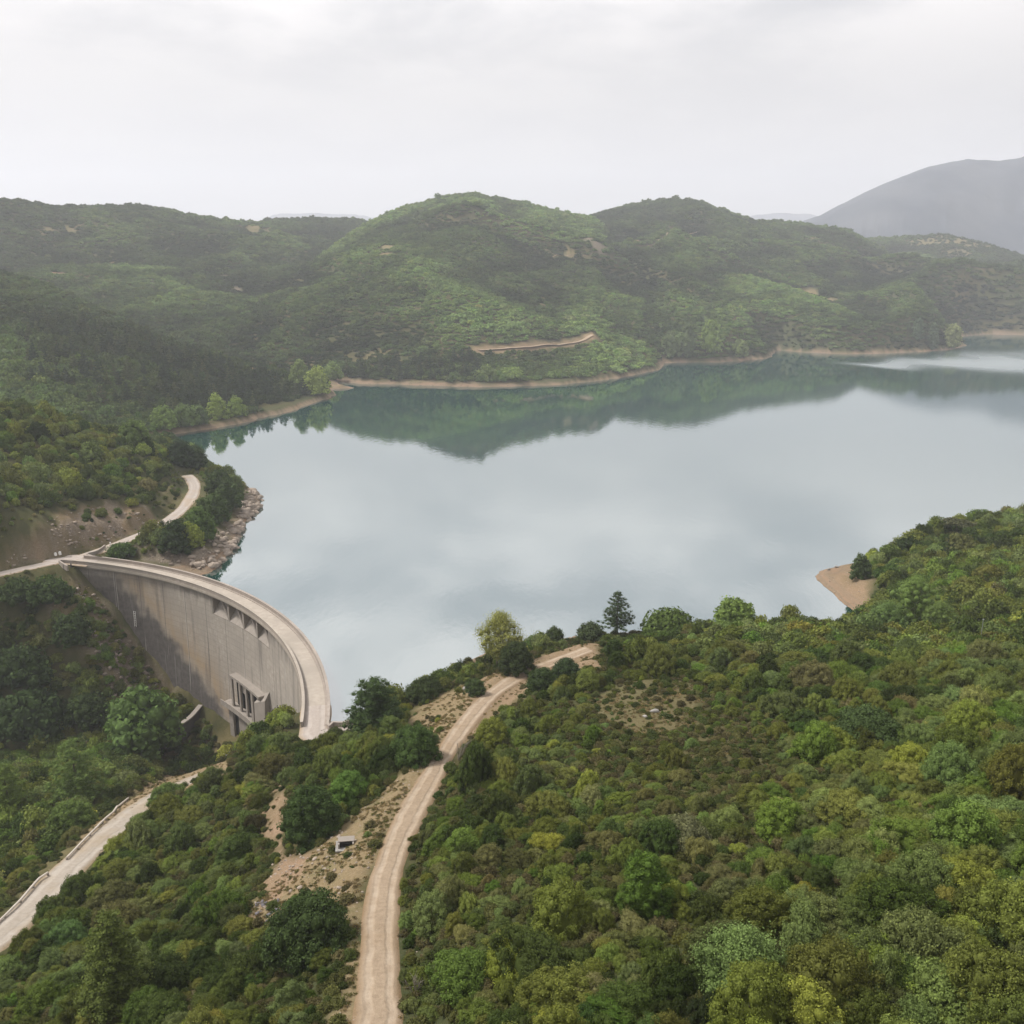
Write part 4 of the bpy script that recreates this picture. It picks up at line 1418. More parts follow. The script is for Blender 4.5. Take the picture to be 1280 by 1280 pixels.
HERO = [
    # kind, u, v of the foot, height px, width px, crown type, tint, label
    ('pine_tree', 771, 796, 58, 46, 'pine', (0.034, 0.050, 0.030), 'dark green pine with tiered branches on the ridge at the end of the dirt track'),
    ('pine_tree', 470, 922, 78, 72, 'pinefat', (0.036, 0.056, 0.026), 'broad dark green pine beside the near end of the dam road'),
    ('poplar_tree', 625, 838, 72, 56, 'open', (0.150, 0.155, 0.062), 'pale yellow green tree with an open crown at the lake edge beyond the dirt track'),
    ('holm_oak', 646, 846, 46, 46, 'oak', (0.026, 0.036, 0.018), 'very dark oak standing on the bare ground where the dirt track bends'),
    ('broadleaf_tree', 917, 800, 56, 52, 'oakl', (0.088, 0.125, 0.040), 'light green round tree rising over the ridge against the lake'),
    ('stone_pine', 1196, 672, 27, 42, 'umbrella', (0.050, 0.052, 0.034), 'flat topped umbrella pine on the skyline of the wooded hill by the lake'),
    ('holm_oak', 1075, 726, 34, 24, 'oak', (0.036, 0.052, 0.026), 'small dark oak at the landward edge of the sandy spit'),
    ('broadleaf_tree', 1140, 792, 78, 64, 'openl', (0.086, 0.125, 0.042), 'tallest of the feathery light green trees in the hollow behind the sandy spit'),
    ('broadleaf_tree', 1108, 800, 52, 52, 'openl', (0.070, 0.105, 0.042), 'lower feathery green tree in the hollow nearest the sandy spit'),
    ('broadleaf_tree', 1172, 800, 52, 46, 'openl', (0.078, 0.108, 0.040), 'feathery green tree in the hollow on the side away from the sandy spit'),
    ('holm_oak', 388, 1222, 112, 104, 'oak', (0.030, 0.045, 0.019), 'large round dark oak beside the dirt track, biggest crown in the foreground'),
    ('holm_oak', 392, 1066, 92, 74, 'oak', (0.030, 0.048, 0.019), 'round dark oak above the reddish bare slope beside the concrete hatch'),
    ('broadleaf_tree', 437, 1010, 50, 48, 'oakl', (0.062, 0.108, 0.028), 'bright green bushy tree touching the round dark oak by the bare slope'),
    ('broadleaf_tree', 150, 1275, 128, 80, 'plume', (0.062, 0.078, 0.026), 'soft olive green conical tree standing out of the scrub below the gravel track'),
    ('broadleaf_tree', 180, 955, 100, 88, 'oakl', (0.060, 0.095, 0.036), 'tall green tree in the gorge in front of the dam foot'),
    ('broadleaf_tree', 98, 1010, 88, 74, 'plume', (0.072, 0.105, 0.036), 'light green tree with pointed tops in the gorge below the dam'),
    ('broadleaf_tree', 14, 1024, 70, 56, 'plume', (0.078, 0.108, 0.032), 'yellowish green pointed tree at the very edge of the view in the gorge'),
    ('broadleaf_tree', 92, 1052, 54, 52, 'oakl', (0.070, 0.100, 0.034), 'light green round tree above the pipe rail of the gravel track'),
    ('holm_oak', 28, 862, 60, 66, 'oak', (0.026, 0.040, 0.018), 'dark oak on the steep gorge bank opposite the dam face'),
    ('holm_oak', 40, 930, 74, 80, 'oak', (0.026, 0.041, 0.018), 'large dark oak at the bottom of the gorge bank'),
    ('holm_oak', 92, 810, 44, 40, 'oak', (0.030, 0.046, 0.020), 'dark green oak on the rocky bank next to the dam face'),
    ('holm_oak', 62, 758, 40, 46, 'oak', (0.032, 0.050, 0.020), 'dark oak just below the road at the far end of the dam'),
    ('holm_oak', 24, 756, 36, 46, 'oak', (0.034, 0.050, 0.022), 'oak below the shore road, second from the far end of the dam'),
    ('holm_oak', 110, 912, 50, 50, 'oak', (0.030, 0.044, 0.020), 'dark oak at the gorge bottom behind the tall green tree'),
    ('holm_oak', 222, 694, 44, 38, 'oak', (0.022, 0.034, 0.017), 'dark oak at the water side of the shore road beside the yellow green tree'),
    ('broadleaf_tree', 238, 688, 36, 34, 'oak', (0.105, 0.125, 0.030), 'yellow green round tree between dark ones on the rocky point'),
    ('broadleaf_tree', 250, 678, 46, 40, 'oak', (0.046, 0.072, 0.024), 'mid green round tree in the middle of the rocky point'),
    ('holm_oak', 266, 656, 40, 38, 'oak', (0.036, 0.054, 0.022), 'dark green tree on the rocky point near its stony shore'),
    ('holm_oak', 286, 640, 40, 32, 'oak', (0.034, 0.050, 0.022), 'dark tree at the outer end of the rocky point'),
    ('holm_oak', 276, 620, 34, 34, 'oak', (0.030, 0.045, 0.020), 'dark tree behind the others on the rocky point, beside the road bend'),
    ('broadleaf_tree', 294, 618, 26, 22, 'oak', (0.062, 0.082, 0.034), 'small greyish green tree at the tip of the rocky point'),
    ('holm_oak', 152, 700, 24, 30, 'oak', (0.044, 0.072, 0.026), 'round green bush inside the curved parapet at the far end of the dam'),
    ('holm_oak', 226, 584, 36, 32, 'oak', (0.024, 0.038, 0.022), 'dark tree by the water at the end of the road bend'),
    ('holm_oak', 246, 588, 32, 28, 'oak', (0.030, 0.045, 0.024), 'dark tree between the road bend and the lake cove'),
    ('holm_oak', 520, 960, 58, 58, 'oak', (0.038, 0.062, 0.022), 'round green oak on the near side of the dirt track above the bare bank'),
    ('holm_oak', 530, 880, 36, 44, 'oak', (0.030, 0.042, 0.020), 'dark bushy oak at the lake edge near the dam end'),
    ('broadleaf_tree', 490, 935, 44, 34, 'oakl', (0.064, 0.086, 0.030), 'olive green tree between the broad pine and the round green oak'),
    ('holm_oak', 678, 868, 36, 36, 'oak', (0.032, 0.048, 0.022), 'round dark bush on the scrub side of the dirt track near its bend'),
    ('holm_oak', 708, 858, 38, 40, 'oak', (0.026, 0.040, 0.022), 'dark oak on the scrub side just below the end of the track'),
    ('holm_oak', 738, 806, 30, 32, 'oak', (0.034, 0.046, 0.026), 'dark bush at the foot of the tiered pine on the ridge'),
    ('holm_oak', 693, 806, 24, 22, 'oak', (0.036, 0.050, 0.024), 'small dark pointed bush against the water before the tiered pine'),
    ('holm_oak', 835, 802, 30, 60, 'oak', (0.050, 0.072, 0.024), 'wide green bush on the ridge on the far side of the tiered pine'),
    ('holm_oak', 594, 872, 26, 24, 'oak', (0.040, 0.058, 0.028), 'small grey green bush on the bare bank of the dirt track'),
    ('broadleaf_tree', 805, 1158, 96, 62, 'oakl', (0.052, 0.085, 0.020), 'bright green leafy tree in the middle of the foreground scrub'),
    ('broadleaf_tree', 925, 1270, 120, 120, 'openl', (0.088, 0.125, 0.052), 'large pale green feathery tree in the scrub at the bottom of the view'),
    ('broadleaf_tree', 1205, 1085, 88, 80, 'oakl', (0.075, 0.112, 0.030), 'large light green tree in the thick scrub high on the hillside'),
    ('broadleaf_tree', 1185, 1290, 90, 110, 'oakl', (0.080, 0.105, 0.038), 'wide yellow green tree at the bottom corner of the hillside scrub'),
    ('holm_oak', 855, 1075, 60, 66, 'oak', (0.085, 0.088, 0.058), 'round greyish brown bush amid the foreground scrub'),
    ('holm_oak', 1085, 945, 64, 84, 'oak', (0.036, 0.054, 0.024), 'big dark oak in the middle of the hillside scrub'),
    ('holm_oak', 580, 1255, 70, 80, 'oak', (0.058, 0.088, 0.024), 'bright olive bush beside the dirt track at the bottom of the view'),
]
_crown_cache = {}
for hi_, (kind, u, v, hp, wp_, typ, tint, label) in enumerate(HERO):
    el = math.asin(-rayd(u, v)[2] / np.linalg.norm(rayd(u, v)))
    upright = typ in ('pine', 'pinefat', 'plume', 'open')
    foot = v - (0.12 if upright else 0.38) * wp_ * math.sin(el)
    g = G(u, min(foot, 1279.0))
    if foot > 1279:
        g = P(u, foot, g[2])
        g[2] = hgt(g[0], g[1])
    _, _, fw = proj(g[0], g[1], g[2])
    slant = math.sqrt(g[0] ** 2 + g[1] ** 2 + (H - g[2]) ** 2)
    hh = (hp - (0.3 if upright else 0.75) * wp_ * math.sin(el)) * fw / F / math.cos(el)
    rr = wp_ * fw / F / 2
    hh = max(hh, 0.95 * rr)
    sd0 = 1000 + hi_
    small = fw > 190
    if typ == 'pine':
        cm = pine_crown(sd0, hh, rr, 11, 44, 0.11, 0.2, 0.75, 8, 0.12)
        tm = trunk_mesh(sd0, hh, hh * 0.022, rr * 0.3, 4, top=0.98)
    elif typ == 'pinefat':
        cm = pine_crown(sd0, hh * 0.94, rr * 0.92, 10, 70, 0.12, 0.05, 0.42, 12, 0.2, crs=1.7)
        tm = trunk_mesh(sd0, hh, hh * 0.026, rr * 0.4, 5)
    elif typ == 'plume':
        cm = pine_crown(sd0, hh, rr, 11, 70, 0.10, 0.04, 0.7, 10, 0.5)
        tm = trunk_mesh(sd0, hh, hh * 0.022, rr * 0.4, 5)
    elif typ == 'open':
        cm = open_crown(sd0, hh, rr, 70, 190, 0.12, z0=0.3, lr=(0.12, 0.22), hull=1, hullsc=0.4)
        tm = trunk_mesh(sd0, hh, hh * 0.015, rr * 0.9, 6, stems=4, mat='palebark')
    elif typ == 'openl':
        cm = open_crown(sd0, hh, rr, 120, 160, 0.075, z0=0.08, lr=(0.10, 0.17), hull=1, hullsc=0.55)
        tm = trunk_mesh(sd0, hh, hh * 0.018, rr * 0.9, 6, stems=3)
    elif typ == 'umbrella':
        c = Crown(sd0)
        for k in range(26):
            a, q_ = c.r.uniform(0, 6.28), math.sqrt(c.r.uniform(0, 1)) * rr * 0.85
            c.lobe((math.cos(a) * q_, math.sin(a) * q_, hh * (0.86 - 0.22 * (q_ / rr) ** 2)), rr * 0.22, 40, 0.25, 1, flat=0.6)
        cm = c.mesh('crown')
        tm = trunk_mesh(sd0, hh, hh * 0.03, rr * 0.9, 7, top=0.75)
    else:
        nl = 40 if small else 90
        cm = dome(sd0, nl, 60 if small else 130, (0.075 if small else 0.034), hh / rr, (0.14, 0.26) if not small else (0.24, 0.36), 1, 0.12, name='crown')
        cm.transform(__import__('mathutils').Matrix.Diagonal((rr, rr, rr, 1)))
        tm = trunk_mesh(sd0, hh, max(hh * 0.028, 0.07), rr * 0.7, 5)
    plant(kind, label, 'tree', (g[0], g[1], g[2]), [('crown', cm, tint), ('trunk', tm, None)], rz=rng.uniform(0, 6.28))
    TREES.append((g[0], g[1], rr))
TREES = np.array(TREES)

# ------------------------------------------------------------------ scrub and woods over the slopes
def fields(x, y):
    return fbm(x / 22, y / 22, 101, 3), fbm(x / 60, y / 60, 131, 3), fbm(x / 9, y / 9, 151, 2)


def pick_class(x, y, r, u, v):
    f1, f2, f3 = fields(x, y)
    n_ = len(x)
    W = np.ones((n_, 6)) * np.array([0.27, 0.38, 0.18, 0.06, 0.07, 0.04])
    W[:, 0] *= 0.35 + 2.2 * sstep(0.42, 0.62, f1)
    W[:, 3] *= 0.3 + 3.0 * sstep(0.52, 0.68, f2)
    W[:, 4] *= 0.3 + 2.6 * sstep(0.5, 0.65, f3)
    W[:, 2] *= 0.5 + 1.6 * sstep(0.55, 0.4, f1)
    mid = np.exp(-((u - 860) / 170) ** 2 - ((v - 960) / 110) ** 2) * (r < 200)
    W[:, 3] *= 1 + 3.0 * mid
    W[:, 1] *= 1 + 1.5 * mid
    W[:, 0] *= 1 - 0.7 * mid
    rt = sstep(950, 1200, u) * (r < 240)
    W[:, 4] *= 1 + 1.0 * rt
    W[:, 3] *= 1 - 0.6 * rt
    lf = (u < 460) & (r < 260)
    W[:, 0] *= np.where(lf, 1.5, 1)
    farw = (r > 430)
    W[:, 3] *= np.where(farw, 0.55, 1)
    W[:, 5] *= np.where(farw, 0.5, 1)
    W[:, 4] *= np.where(farw, 1.3, 1)
    W /= W.sum(1)[:, None]
    c_ = np.cumsum(W, 1)
    return np.minimum((rng.random(n_)[:, None] > c_).sum(1), 5)


PINEWOOD = np.array([(40, 385), (120, 395), (200, 430), (300, 462), (400, 482), (405, 497), (330, 512), (240, 522), (120, 512), (30, 480)])
PINESHORE = np.array([(418, 482), (430, 440), (520, 436), (600, 446), (602, 482)])
RDPL = [pl for pl, _ in ROADS.values()]
DENS = dict(verge=(0.10, 0.45), scar=(0.12, 0.55), head=(0.04, 0.5), dry=(0.12, 0.5), lower=(0.05, 0.5), thin=(0.85, 0.50), thin2=(1.0, 0.6), cut=(0.5, 0.75), bank=(1.0, 0.8), point=(0.10, 0.6), spit=(0.02, 0.5), strip=(0.6, 0.6))
DENS_PX = None
ALL = {}
for r0, r1, sp in ((30, 130, 1.9), (130, 260, 2.25), (131, 262, 1.5), (260, 430, 2.8), (430, 700, 3.5), (700, 1200, 4.5), (1200, 2350, 5.4)):
    xs, ys = [], []
    rr = r0
    while rr < r1:
        hw_ = 1.0 if r0 < 200 else 0.71
        n_ = int(2 * hw_ * rr / sp)
        th = -hw_ + 2 * hw_ * (np.arange(n_) + 0.5) / n_ + rng.uniform(-0.46, 0.46, n_) * sp / rr
        rj = rr + rng.uniform(-0.46, 0.46, n_) * sp
        xs.append(rj * np.sin(th))
        ys.append(rj * np.cos(th))
        rr += sp * 0.92
    x, y = np.concatenate(xs), np.concatenate(ys)
    # quick cull by the grid before the exact height
    th = np.arctan2(x, y)
    r = np.hypot(x, y)
    jj = np.clip(np.round((th - th_front[0]) / (th_front[1] - th_front[0])).astype(int), 0, 799)
    ii = np.clip(np.searchsorted(RR, r) - 1, 0, nr - 1)
    z = ZG[ii, jj]
    wide = np.abs(th) > 0.74
    z = np.where(wide, height(x, y), z)
    keep = ((clearance(x, y, z, 6.0 + r * 0.006) > 0) | wide) & (z > (-40 if r1 < 300 else 0.8))
    x, y = x[keep], y[keep]
    z = height(x, y)
    sd = lake_sd(x, y)
    r = np.hypot(x, y)
    u, v, fw = proj(x, y, z)
    wide = np.abs(np.arctan2(x, y)) > 0.74
    mg = 520 if r0 < 200 else 140
    keep = (u > -mg) & (u < 1280 + mg) & (v < 1280 + mg) & (sd > np.where(r < 420, 2.5, 4.0)) & (~((sd < 25) & (z < 2.0 + 0.0015 * r)) | ((np.hypot(x - DCX, y - DCY) < RU) & (x < -25) & (y < 245)))
    keep &= (clearance(x, y, z, 4.0 + r * 0.004) > 0) | wide
    a_ = np.degrees(np.arctan2(y - DCY, x - DCX))
    rd_ = np.hypot(x - DCX, y - DCY)
    keep &= ~((rd_ > RD - 2.2) & (rd_ < RU + 1.5) & (a_ > 5) & (a_ < 82))
    keep &= ~((rd_ > RD - 6.5) & (rd_ < RU) & (a_ > 33) & (a_ < 49))
    if r0 == 131:
        keep &= (x < -75) & (y > 110) & (z < 2.5) & (rd_ < RD + 30)
    size = np.ones(len(x))
    if r0 < 430:
        for pl in RDPL + [ap, ap2]:
            d_, _, _ = seg_dist(x, y, pl[:, :2], False)
            sh_ = pl is RDPL[2] or pl is ap
            keep &= d_ > (3.4 if sh_ else 5.2 if pl is RDPL[1] else 1.9)
            size = np.where(d_ < 4.5, size * 0.65, size)
            if sh_:
                size = np.where(d_ < 9.0, size * 0.42, size)
        keep &= np.hypot(x - wp[1][0] + 2, y - wp[1][1] + 4) > 6.0
        for tx, ty, tr_ in TREES:
            keep &= np.hypot(x - tx, y - ty) > tr_ * 0.8
        for k_, (p_, s_) in DENS.items():
            ins = inside(x + (fbm(x / 3, y / 3, 71, 2) - 0.5) * 3, y + (fbm(x / 3, y / 3, 72, 2) - 0.5) * 3, REG[k_])
            if k_ in ('verge', 'scar', 'head', 'dry', 'lower', 'spit', 'point', 'cut'):
                ins |= seg_dist(x, y, REG[k_])[0] < (2.5 if k_ == 'spit' else 1.3)
            keep &= ~(ins & (rng.random(len(x)) > p_))
            size = np.where(ins, size * s_, size)
    else:
        for L in FARTRACK:
            d_, _, _ = seg_dist(x, y, L[:, :2], False)
            keep &= d_ > (9.0 if L is FARTRACK[0] else 2.6)
    for sx_, sy_, sz_, sr_, k_ in SPOTW:
        if k_ != 'tan':
            keep &= np.hypot(x - sx_, y - sy_) > sr_ * 0.9
        else:
            keep &= ~((np.hypot(x - sx_, y - sy_) < sr_) & (rng.random(len(x)) > 0.35))
    x, y, z, u, v, size, fw, sd = (q_[keep] for q_ in (x, y, z, u, v, size, fw, sd))
    r = np.hypot(x, y)
    big = fbm(x / 14, y / 14, 201, 3)
    rad = sp * (0.43 if r0 < 130 else 0.50 if r0 < 430 else 0.58 if r0 < 700 else 0.54) * np.exp(rng.normal(0, 0.34 if r0 < 430 else 0.27, len(x))) * (0.72 + 0.65 * big) * size
    if r0 < 260:
        rt = sstep(900, 1250, u) * sstep(1250, 900, v + (u - 1000) * 0)
        rad *= 1 + 0.30 * sstep(820, 1200, u) - 0.42 * np.exp(-((u - 830) / 190) ** 2 - ((v - 930) / 110) ** 2)
        big_ones = rng.random(len(x)) < 0.06
        rad = np.where(big_ones & (size > 0.9), rad * rng.uniform(1.4, 2.1, len(x)), rad)
        rad = np.minimum(rad, 2.5)
    zsc = rad * rng.uniform(0.85, 1.55, len(x)) * (0.55 if r0 > 650 else 0.8 if r0 > 400 else 1.0)
    cl = pick_class(x, y, r, u, v)
    patch = 0.62 + 0.76 * sstep(0.3, 0.7, fbm(x / 130, y / 130, 301, 4)) if r0 >= 430 else 0.8 + 0.4 * fbm(x / 18, y / 18, 303, 3)
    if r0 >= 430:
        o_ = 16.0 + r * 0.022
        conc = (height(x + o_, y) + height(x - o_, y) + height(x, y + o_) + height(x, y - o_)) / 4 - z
        hol = sstep(-0.05, 0.075, conc / o_)                   # relief shading painted into the plant tint: hollows darker, ridges lighter
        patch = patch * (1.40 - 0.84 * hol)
        _ = hills(x, y)
        patch = patch * np.array([0.80, 0.80, 1.12, 1.22, 0.74, 1.10, 0.85, 1.0, 1.0, 1.0])[HILL_ID[0]]
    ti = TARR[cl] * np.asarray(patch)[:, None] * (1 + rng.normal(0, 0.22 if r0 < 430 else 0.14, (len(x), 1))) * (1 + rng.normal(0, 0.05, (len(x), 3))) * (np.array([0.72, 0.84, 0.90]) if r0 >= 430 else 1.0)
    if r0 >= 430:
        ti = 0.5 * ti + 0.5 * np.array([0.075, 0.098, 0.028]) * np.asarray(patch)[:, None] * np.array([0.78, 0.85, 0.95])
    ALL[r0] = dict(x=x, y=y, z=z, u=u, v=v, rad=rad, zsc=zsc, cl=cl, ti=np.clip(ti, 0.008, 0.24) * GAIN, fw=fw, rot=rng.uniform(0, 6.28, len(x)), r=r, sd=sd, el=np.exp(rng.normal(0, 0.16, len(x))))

# ---- far and middle pines, single trees of the hillside wood
PINES = [pine_crown(500 + k, 1.0, (0.24, 0.30, 0.27, 0.33)[k], 6, 7, 0.055, 0.12, 0.7, 5, 0.2, name='pine_tree', core=True) for k in range(4)]
pn = 0
for key, cap in ((430, 190), (700, 0)):
    D = ALL[key]
    px = np.stack([D['u'], D['v']], 1)
    wood = inside(D['u'], D['v'], PINEWOOD)
    row = inside(D['u'], D['v'], PINESHORE)
    sel = np.nonzero((wood & (rng.random(len(wood)) < 0.42)) | (row & (rng.random(len(wood)) < 0.55)))[0]
    if len(sel) > 285:
        sel = rng.choice(sel, 285, replace=False)
    for i_ in sel:
        if pn >= 285:
            break
        k = int(rng.integers(0, 4))
        o = link(bpy.data.objects.new('pine_tree', PINES[k]))
        hh = rng.uniform(6.5, 11.5)
        o.location = (D['x'][i_], D['y'][i_], D['z'][i_] - 0.3)
        o.scale = (hh, hh, hh)
        o.rotation_euler = (0, 0, rng.uniform(0, 6.28))
        dk = rng.random() < 0.6
        settint(o, (0.024, 0.034, 0.022) if dk else (0.042, 0.050, 0.028), 0.15)
        tone = 'dark' if dk else 'olive'
        if row[i_]:
            tag(o, tone + ' pine in the row along the far shore under the middle hill', 'tree', 'pines along the far shore')
        else:
            tag(o, tone + ' pine in the wood on the hillside above the lake cove', 'tree', 'pines of the hillside wood')
        pn += 1
    keep = np.ones(len(wood), bool)
    keep[sel] = False
    for k_ in D:
        D[k_] = D[k_][keep]
    w2 = wood[keep] | row[keep]
    D['ti'][w2] *= 0.8

# ---- shore trees of the cove and the far banks, each told apart by its place
SHORETREES = [(272, 524, 30, 22, (0.105, 0.135, 0.040), 'bright yellow green tree at the cove shore below the pine wood'),
              (296, 520, 24, 20, (0.085, 0.115, 0.036), 'yellow green tree beside the brightest one at the cove shore'),
              (232, 532, 26, 30, (0.055, 0.080, 0.032), 'green bushy tree on the cove shore near its inner end'),
              (205, 535, 26, 30, (0.066, 0.096, 0.032), 'light green tree at the inner end of the cove'),
              (170, 560, 34, 34, (0.055, 0.080, 0.030), 'green tree above the cove where the near hill ends'),
              (250, 530, 22, 22, (0.040, 0.058, 0.028), 'dark green tree between lighter ones at the cove shore'),
              (396, 492, 32, 28, (0.115, 0.140, 0.045), 'yellow green tree at the tip of the wooded headland'),
              (375, 482, 30, 26, (0.070, 0.092, 0.036), 'grey green tree behind the tip of the wooded headland'),
              (416, 474, 20, 22, (0.080, 0.110, 0.042), 'light green tree at the head of the far cove'),
              (640, 474, 14, 26, (0.080, 0.110, 0.040), 'light green bush on the far shore past the pine row'),
              (606, 474, 16, 22, (0.070, 0.092, 0.040), 'olive tree at the end of the pine row on the far shore'),
              (860, 446, 44, 22, (0.046, 0.060, 0.036), 'tall dark tree on the small headland of the far shore'),
              (888, 440, 40, 24, (0.085, 0.115, 0.042), 'light green pointed tree behind the small headland of the far shore'),
              (838, 446, 30, 22, (0.060, 0.078, 0.042), 'grey green tree on the near side of the small headland'),
              (925, 446, 20, 20, (0.075, 0.095, 0.045), 'olive green tree at the outer end of the small headland'),
              (1165, 436, 30, 14, (0.040, 0.055, 0.038), 'dark narrow tree near the end of the far headland'),
              (1190, 434, 28, 22, (0.090, 0.100, 0.055), 'pale olive tree at the tip of the far headland'),
              (1146, 424, 26, 14, (0.042, 0.060, 0.040), 'dark pointed tree on the far headland above the shore')]
for k, (u, v, hp, wp_, tint, label) in enumerate(SHORETREES):
    g = G(u, v)
    _, _, fw = proj(*g)
    hh, rr = hp * fw / F, wp_ * fw / F / 2
    key = dome(700 + k, 30, 40, 0.10, hh / rr, (0.26, 0.42), 1, 0.22, name='broadleaf_tree')
    key.transform(__import__('mathutils').Matrix.Diagonal((rr, rr, rr, 1)))
    o = link(bpy.data.objects.new('broadleaf_tree', key))
    o.location = tuple(g)
    settint(o, np.array(tint) * 1.25)
    tag(o, label, 'tree')

# ---- the 300 shrubs that show largest stand as things of their own
N0 = ALL[30]
uu0 = N0['u']
vis = (uu0 > -20) & (uu0 < 1300) & (N0['v'] - N0['rad'] / N0['fw'] * F * 1.2 < 1275)
score = np.where(vis, N0['rad'] / N0['fw'], 0)
order = np.argsort(-score)[:300]
trk = ROADS['dirt_track'][0]
acc = ROADS['access_track'][0]
dtr, _, _ = seg_dist(N0['x'], N0['y'], trk[:, :2], False)
dac, _, _ = seg_dist(N0['x'], N0['y'], acc[:, :2], False)
heroxy = np.array([(t_[0], t_[1]) for t_ in TREES])
HSHORT = {10: 'the large round oak by the track', 11: 'the round oak above the bare slope', 12: 'the bright bushy tree by the bare slope', 13: 'the soft conical olive tree', 34: 'the round oak above the bare bank',
          43: 'the bright leafy tree in the scrub', 44: 'the large feathery tree', 45: 'the large light tree high on the hillside', 46: 'the wide corner tree', 47: 'the greyish brown round bush', 48: 'the big dark oak in the scrub', 49: 'the bright olive bush by the track'}
for i_ in order:
    x, y, z, u, v = (float(N0[k_][i_]) for k_ in 'xyzuv')
    rad, zs = float(N0['rad'][i_]), float(N0['zsc'][i_])
    k = int(rng.integers(0, len(HI))) if rad < 1.7 else len(HI) + int(rng.integers(0, len(BIG)))
    root = empty('maquis_shrub', (x, y, z - 0.05), float(N0['rot'][i_]))
    root.scale = (rad * float(N0['el'][i_]), rad / float(N0['el'][i_]), zs)
    f = link(bpy.data.objects.new('foliage', NEARSET[k]), root)
    f['tint'] = [float(q_) for q_ in N0['ti'][i_]]
    link(bpy.data.objects.new('stem', STEMS[k % 3]), root)
    colr = TINTS[TKEYS[int(N0['cl'][i_])]][1]
    px_w = 2 * rad / N0['fw'][i_] * F
    sz = 'small' if px_w < 34 else ('' if px_w < 48 else ('broad' if px_w < 66 else 'very broad'))
    dh = np.hypot(heroxy[:, 0] - x, heroxy[:, 1] - y) - TREES[:, 2]
    nh = [h_ for h_ in HSHORT if dh[h_] < 3.2]
    if nh:
        place = 'beside ' + HSHORT[min(nh, key=lambda q_: dh[q_])]
    elif dtr[i_] < 6.0:
        place = ('on the scrub side' if x > np.interp(y, trk[:, 1], trk[:, 0]) else 'on the bank side') + ' of the dirt track, ' + ('low down' if v > 1120 else 'further up')
    elif dac[i_] < 6.5:
        place = 'along the gravel track' + (' near its rail' if x < np.interp(y, acc[:, 1], acc[:, 0]) else ' on its upper side')
    elif u < 460:
        place = 'between gravel track and dirt track, ' + ('low down' if v > 1150 else 'higher up')
    else:
        col_ = ('close right of the dirt track' if u < 660 else 'in the middle of the slope' if u < 860 else 'in the dense scrub' if u < 1060 else 'in the thick scrub at the right')
        row_ = ('bottom row' if v > 1200 else 'lower part' if v > 1110 else 'centre part' if v > 1010 else 'upper part')
        place = col_ + ', ' + row_
    label = ' '.join(('%s %s shrub %s' % (sz, colr, place)).split())
    tag(root, label, 'shrub', 'shrubs on the foreground slopes')
rest = np.ones(len(uu0), bool)
rest[order] = False
for k_ in N0:
    N0[k_] = N0[k_][rest]


def spread_out(name, label, cat, D, meshes):
    n_ = len(D['x'])
    stuff(name, label, cat, np.stack([D['x'], D['y'], D['z'] - 0.06 * D['rad']], 1), D['rot'], np.stack([D['rad'] * D['el'], D['rad'] / D['el'], D['zsc']], 1),
          rng.integers(0, len(meshes), n_) if len(meshes) != len(NEARSET) else np.where(D['rad'] < 1.7, rng.integers(0, len(HI), n_), len(HI) + rng.integers(0, len(BIG), n_)), D['ti'], meshes)


def cat_(keys):
    return {k_: np.concatenate([ALL[q_][k_] for q_ in keys]) for k_ in ALL[30]}


NEAR_D = {k_: np.concatenate([ALL[30][k_], ALL[130][k_][ALL[130]['r'] < 150]]) for k_ in ALL[30]}
m_ = ALL[130]['r'] >= 150
ALL[130] = {k_: q_[m_] for k_, q_ in ALL[130].items()}
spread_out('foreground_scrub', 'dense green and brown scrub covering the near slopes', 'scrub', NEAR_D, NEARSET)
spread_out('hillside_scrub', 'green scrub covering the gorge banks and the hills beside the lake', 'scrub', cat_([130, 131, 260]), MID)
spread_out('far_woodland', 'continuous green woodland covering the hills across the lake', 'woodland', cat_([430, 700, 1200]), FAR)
print('SCRUB', {k_: len(q_['x']) for k_, q_ in ALL.items()}, 'pines', pn)

# low undergrowth in the gaps between the shrubs
ux, uy = [], []
rr = 32.0
while rr < 230:
    us_ = 1.15 if rr < 165 else 1.7
    n_ = int(1.8 * rr / us_)
    th = -0.9 + 1.8 * (np.arange(n_) + 0.5) / n_ + rng.uniform(-0.5, 0.5, n_) * us_ / rr
    rj = rr + rng.uniform(-0.5, 0.5, n_) * us_
    ux.append(rj * np.sin(th))
    uy.append(rj * np.cos(th))
    rr += us_
ux, uy = np.concatenate(ux), np.concatenate(uy)
uz = height(ux, uy)
us = lake_sd(ux, uy)
ku = (us > 2.0) & (clearance(ux, uy, uz, 2.0) > 0)
ku &= ~((np.hypot(ux - DCX, uy - DCY) > RD - 3) & (np.hypot(ux - DCX, uy - DCY) < RU + 2) & (uy > 140) & (ux < -20))
for pl, lim in zip(RDPL + [ap2], (2.1, 3.6, 4.0, 4.0)):
    d_, _, _ = seg_dist(ux, uy, pl[:, :2], False)
    ku &= d_ > lim
for k_ in ('verge', 'scar', 'head', 'lower', 'spit', 'dry', 'thin', 'cut', 'point'):
    ku &= ~(inside(ux, uy, REG[k_]) & (rng.random(len(ux)) > (0.30 if k_ in ('thin', 'cut') else 0.05)))
ux, uy, uz = ux[ku], uy[ku], uz[ku]
n_ = len(ux)
ur = rng.uniform(0.35, 0.75, n_) * np.where(np.hypot(ux, uy) > 165, 1.5, 1.0)
uc = np.array([[0.085, 0.088, 0.026], [0.105, 0.092, 0.038], [0.060, 0.078, 0.020]])[rng.integers(0, 3, n_)] * rng.uniform(0.65, 1.3, (n_, 1))
